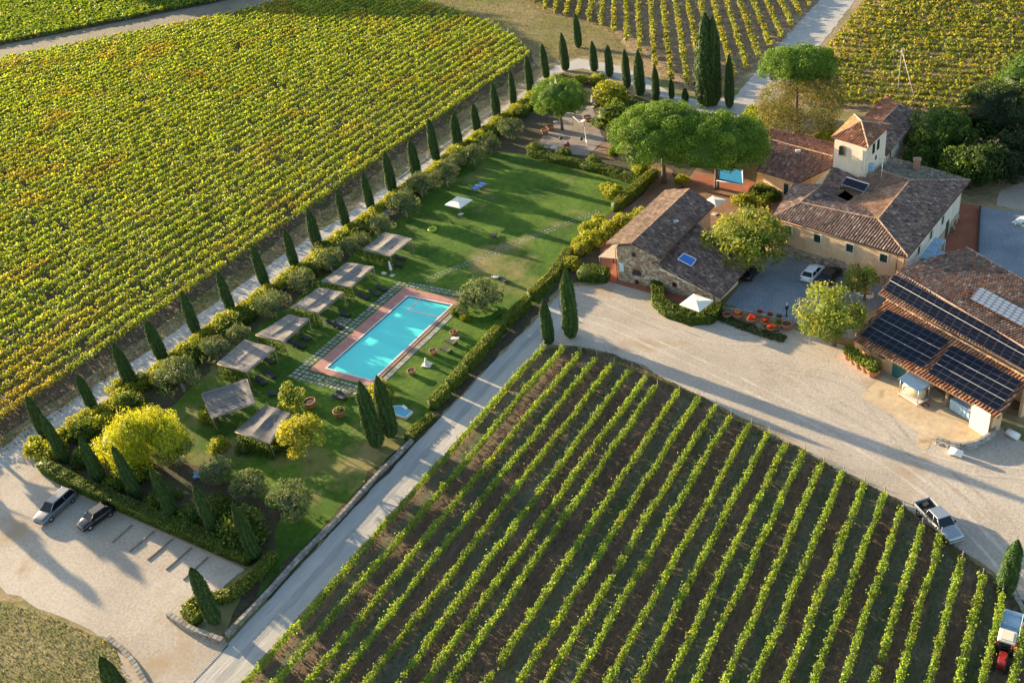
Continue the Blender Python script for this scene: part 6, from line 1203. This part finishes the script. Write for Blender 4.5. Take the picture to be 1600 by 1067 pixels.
for i,(px,py,l) in enumerate([(1095,457,'round white stool by the lean-to wall, left'),(1101,458,'round white stool by the lean-to wall, right')]):
    c=thing('stool',l,'stool',W3(px,py)); m=MB(); m.lathe([(0,.45),(.3,.45),(.32,.5),(.3,.55),(0,.55)],n=14); m.build('seat',WHITE,c); m=MB()
    for k in range(4): a=k*math.pi/2; m.tube([(.25*math.cos(a),.25*math.sin(a),0),(.15*math.cos(a),.15*math.sin(a),.45)],.025,n=4)
    m.build('legs',IRON,c)
c=thing('porch_table','round basket table under the stone house porch','table',W3(951,398)); m=MB(); m.lathe([(.2,0),(.35,.3),(.62,.62),(.68,.72),(.6,.74),(.0,.68)],n=18); m.build('bowl_top',WOODP,c); m=MB(); m.lathe([(.3,0),(.2,.05),(.12,.3)],n=10); m.build('foot',WOODB,c)
AW=thing('blue_awning','bright blue awning with white edge between the right stone pine and the farmhouse wing','awning',(0,0,0)); m=MB(); q=[W3(1122,262,1.9),W3(1160,266,1.9),W3(1161,289,1.6),W3(1120,282,1.6)]; m.poly(q); m.poly([(p[0],p[1],p[2]-.03) for p in q[::-1]]); m.build('cloth',plain('bright_blue_cloth',(.02,.28,.62),.7,var=.08),AW); m=MB()
for k in range(4): m.tube([q[k],q[(k+1)%4]],.08,n=5)
m.build('white_edge',WHITE,AW)
for p in q: m=MB(); m.tube([(p[0],p[1],0),p],.05,n=5); m.build('post',WHITE,AW)
# play terrace
c=thing('round_table','round white table on the play terrace','table',W3(913,195)); m=MB(); m.lathe([(0,.68),(.62,.68),(.62,.74),(0,.74)],n=18); m.build('table_top',WHITE,c); m=MB(); m.tube([(0,0,0),(0,0,.68)],.06,n=6); m.build('leg',IRON,c)
for px,py,l in ((877,223,'round black kettle grill near the red toy on the play terrace'),(909,224,'round black kettle grill at the right of the play terrace')):
    c=thing('kettle_grill',l,'grill',W3(px,py)); m=MB(); m.lathe([(0,.55),(.22,.6),(.32,.75),(.33,.85),(.28,1.0),(.12,1.1),(0,1.12)],n=14); m.build('bowl',BLACKP,c)
    for k in range(3): m=MB(); a=k*2.1; m.tube([(.3*math.cos(a),.3*math.sin(a),0),(.15*math.cos(a),.15*math.sin(a),.62)],.025,n=4); m.build('leg',STEEL,c)
c=thing('toy_rider','red and white ride-on toy on the play terrace','toy',W3(886,229),.4); m=MB(); m.bev((0,0,.4),(1.1,.5,.35),.12); m.bev((.25,0,.75),(.3,.4,.4),.1); m.build('body',plain('red_plastic',(.5,.03,.04),.4),c); m=MB(); m.bev((-.25,0,.62),(.4,.35,.12),.05); m.build('seat',WHITE,c)
for x_ in (-.35,.35):
    for s in (-1,1): wheel(c,x_,s*.27,.17,.1)
c=thing('swing_frame','pale tube swing frame slanting across the play terrace','swing frame',(0,0,0)); m=MB(); a,b=W3(895,198),W3(915,215); m.tube([a,(a[0]+.3,a[1],2.0),(b[0],b[1],2.1),(b[0]+.4,b[1]-.6,0)],.05,n=6); m.build('top_rail',STEEL,c); m=MB(); m.tube([(b[0],b[1],2.1),W3(918,238)],.05,n=6); m.build('slide_rail',STEEL,c); m=MB(); m.bev(((a[0]+b[0])/2,(a[1]+b[1])/2,.5),(.5,.25,.05),.02); m.tube([((a[0]+b[0])/2,(a[1]+b[1])/2,.5),((a[0]+b[0])/2,(a[1]+b[1])/2,2.05)],.02,n=4); m.build('swing_seat',WOODB,c)
for px,py,s,l in ((866,233,.9,'pale boulder at the lower edge of the play terrace'),(853,232,.6,'small pale boulder by the play terrace hedge'),(868,192,.6,'flat stone behind the barrel pots'),(600,428,.55,'white stone bowl beside the folded parasol')):
    m=MB(); m.lathe([(0,0),(.8*s,0),(.9*s,.25*s),(.6*s,.5*s),(0,.55*s)],n=9,sm=False); o=m.build('boulder',COP,None,loc=W3(px,py)); o.scale=(1,.7,1); tag(o,l,'boulder')
# seat under the shaded olive
c=thing('garden_bench','pale blue garden bench among the shaded olives','bench',W3(312,748),.3); m=MB(); m.bev((0,0,.42),(1.4,.45,.06),.02); m.build('seat',TARP,c); m=MB(); m.bev((0,.22,.7),(1.4,.06,.45),.02); m.build('backrest',TARP,c)
for x_ in (-.6,.6): m=MB(); m.box((x_,0,.2),(.07,.4,.4)); m.build('leg',TARP,c)
POLEC=plain('weathered_concrete',(.38,.36,.33),.9)
# utility poles
def pole(a,b,h,label,stay):
    x,y=W(*a); c=thing('utility_pole',label,'utility pole',(x,y,0)); m=MB(); m.tube([(0,0,0),(0,0,h)],[.11,.07],n=8); m.build('mast',POLEC,c); m=MB(); m.box((0,0,h-.5),(1.8,.12,.12),.4)
    for k in (-.8,0,.8): m.lathe([(.05,0),(.07,.1),(.03,.2)],(k*math.cos(.4),k*math.sin(.4),h-.44),n=6)
    m.build('crossarm',STEEL,c); s=W(*stay); m=MB(); m.tube([(s[0]-x,s[1]-y,0),(0,0,h-.3)],.07,n=6); m.build('brace',POLEC,c); return c
pole((1403,146),(1411,78),8.3,'pale utility pole with a slanting brace in the upper right vineyard',(1434,172))
c=thing('garden_cross','thin white cross-shaped post among the dark trees at the right','post',W3(1519,228)); m=MB(); m.tube([(0,0,0),(0,0,2.6)],.05,n=5); m.build('upright',WHITE,c); m=MB(); m.tube([(-.3,0,1.9),(.8,0,1.95)],.045,n=5); m.build('arm',WHITE,c)
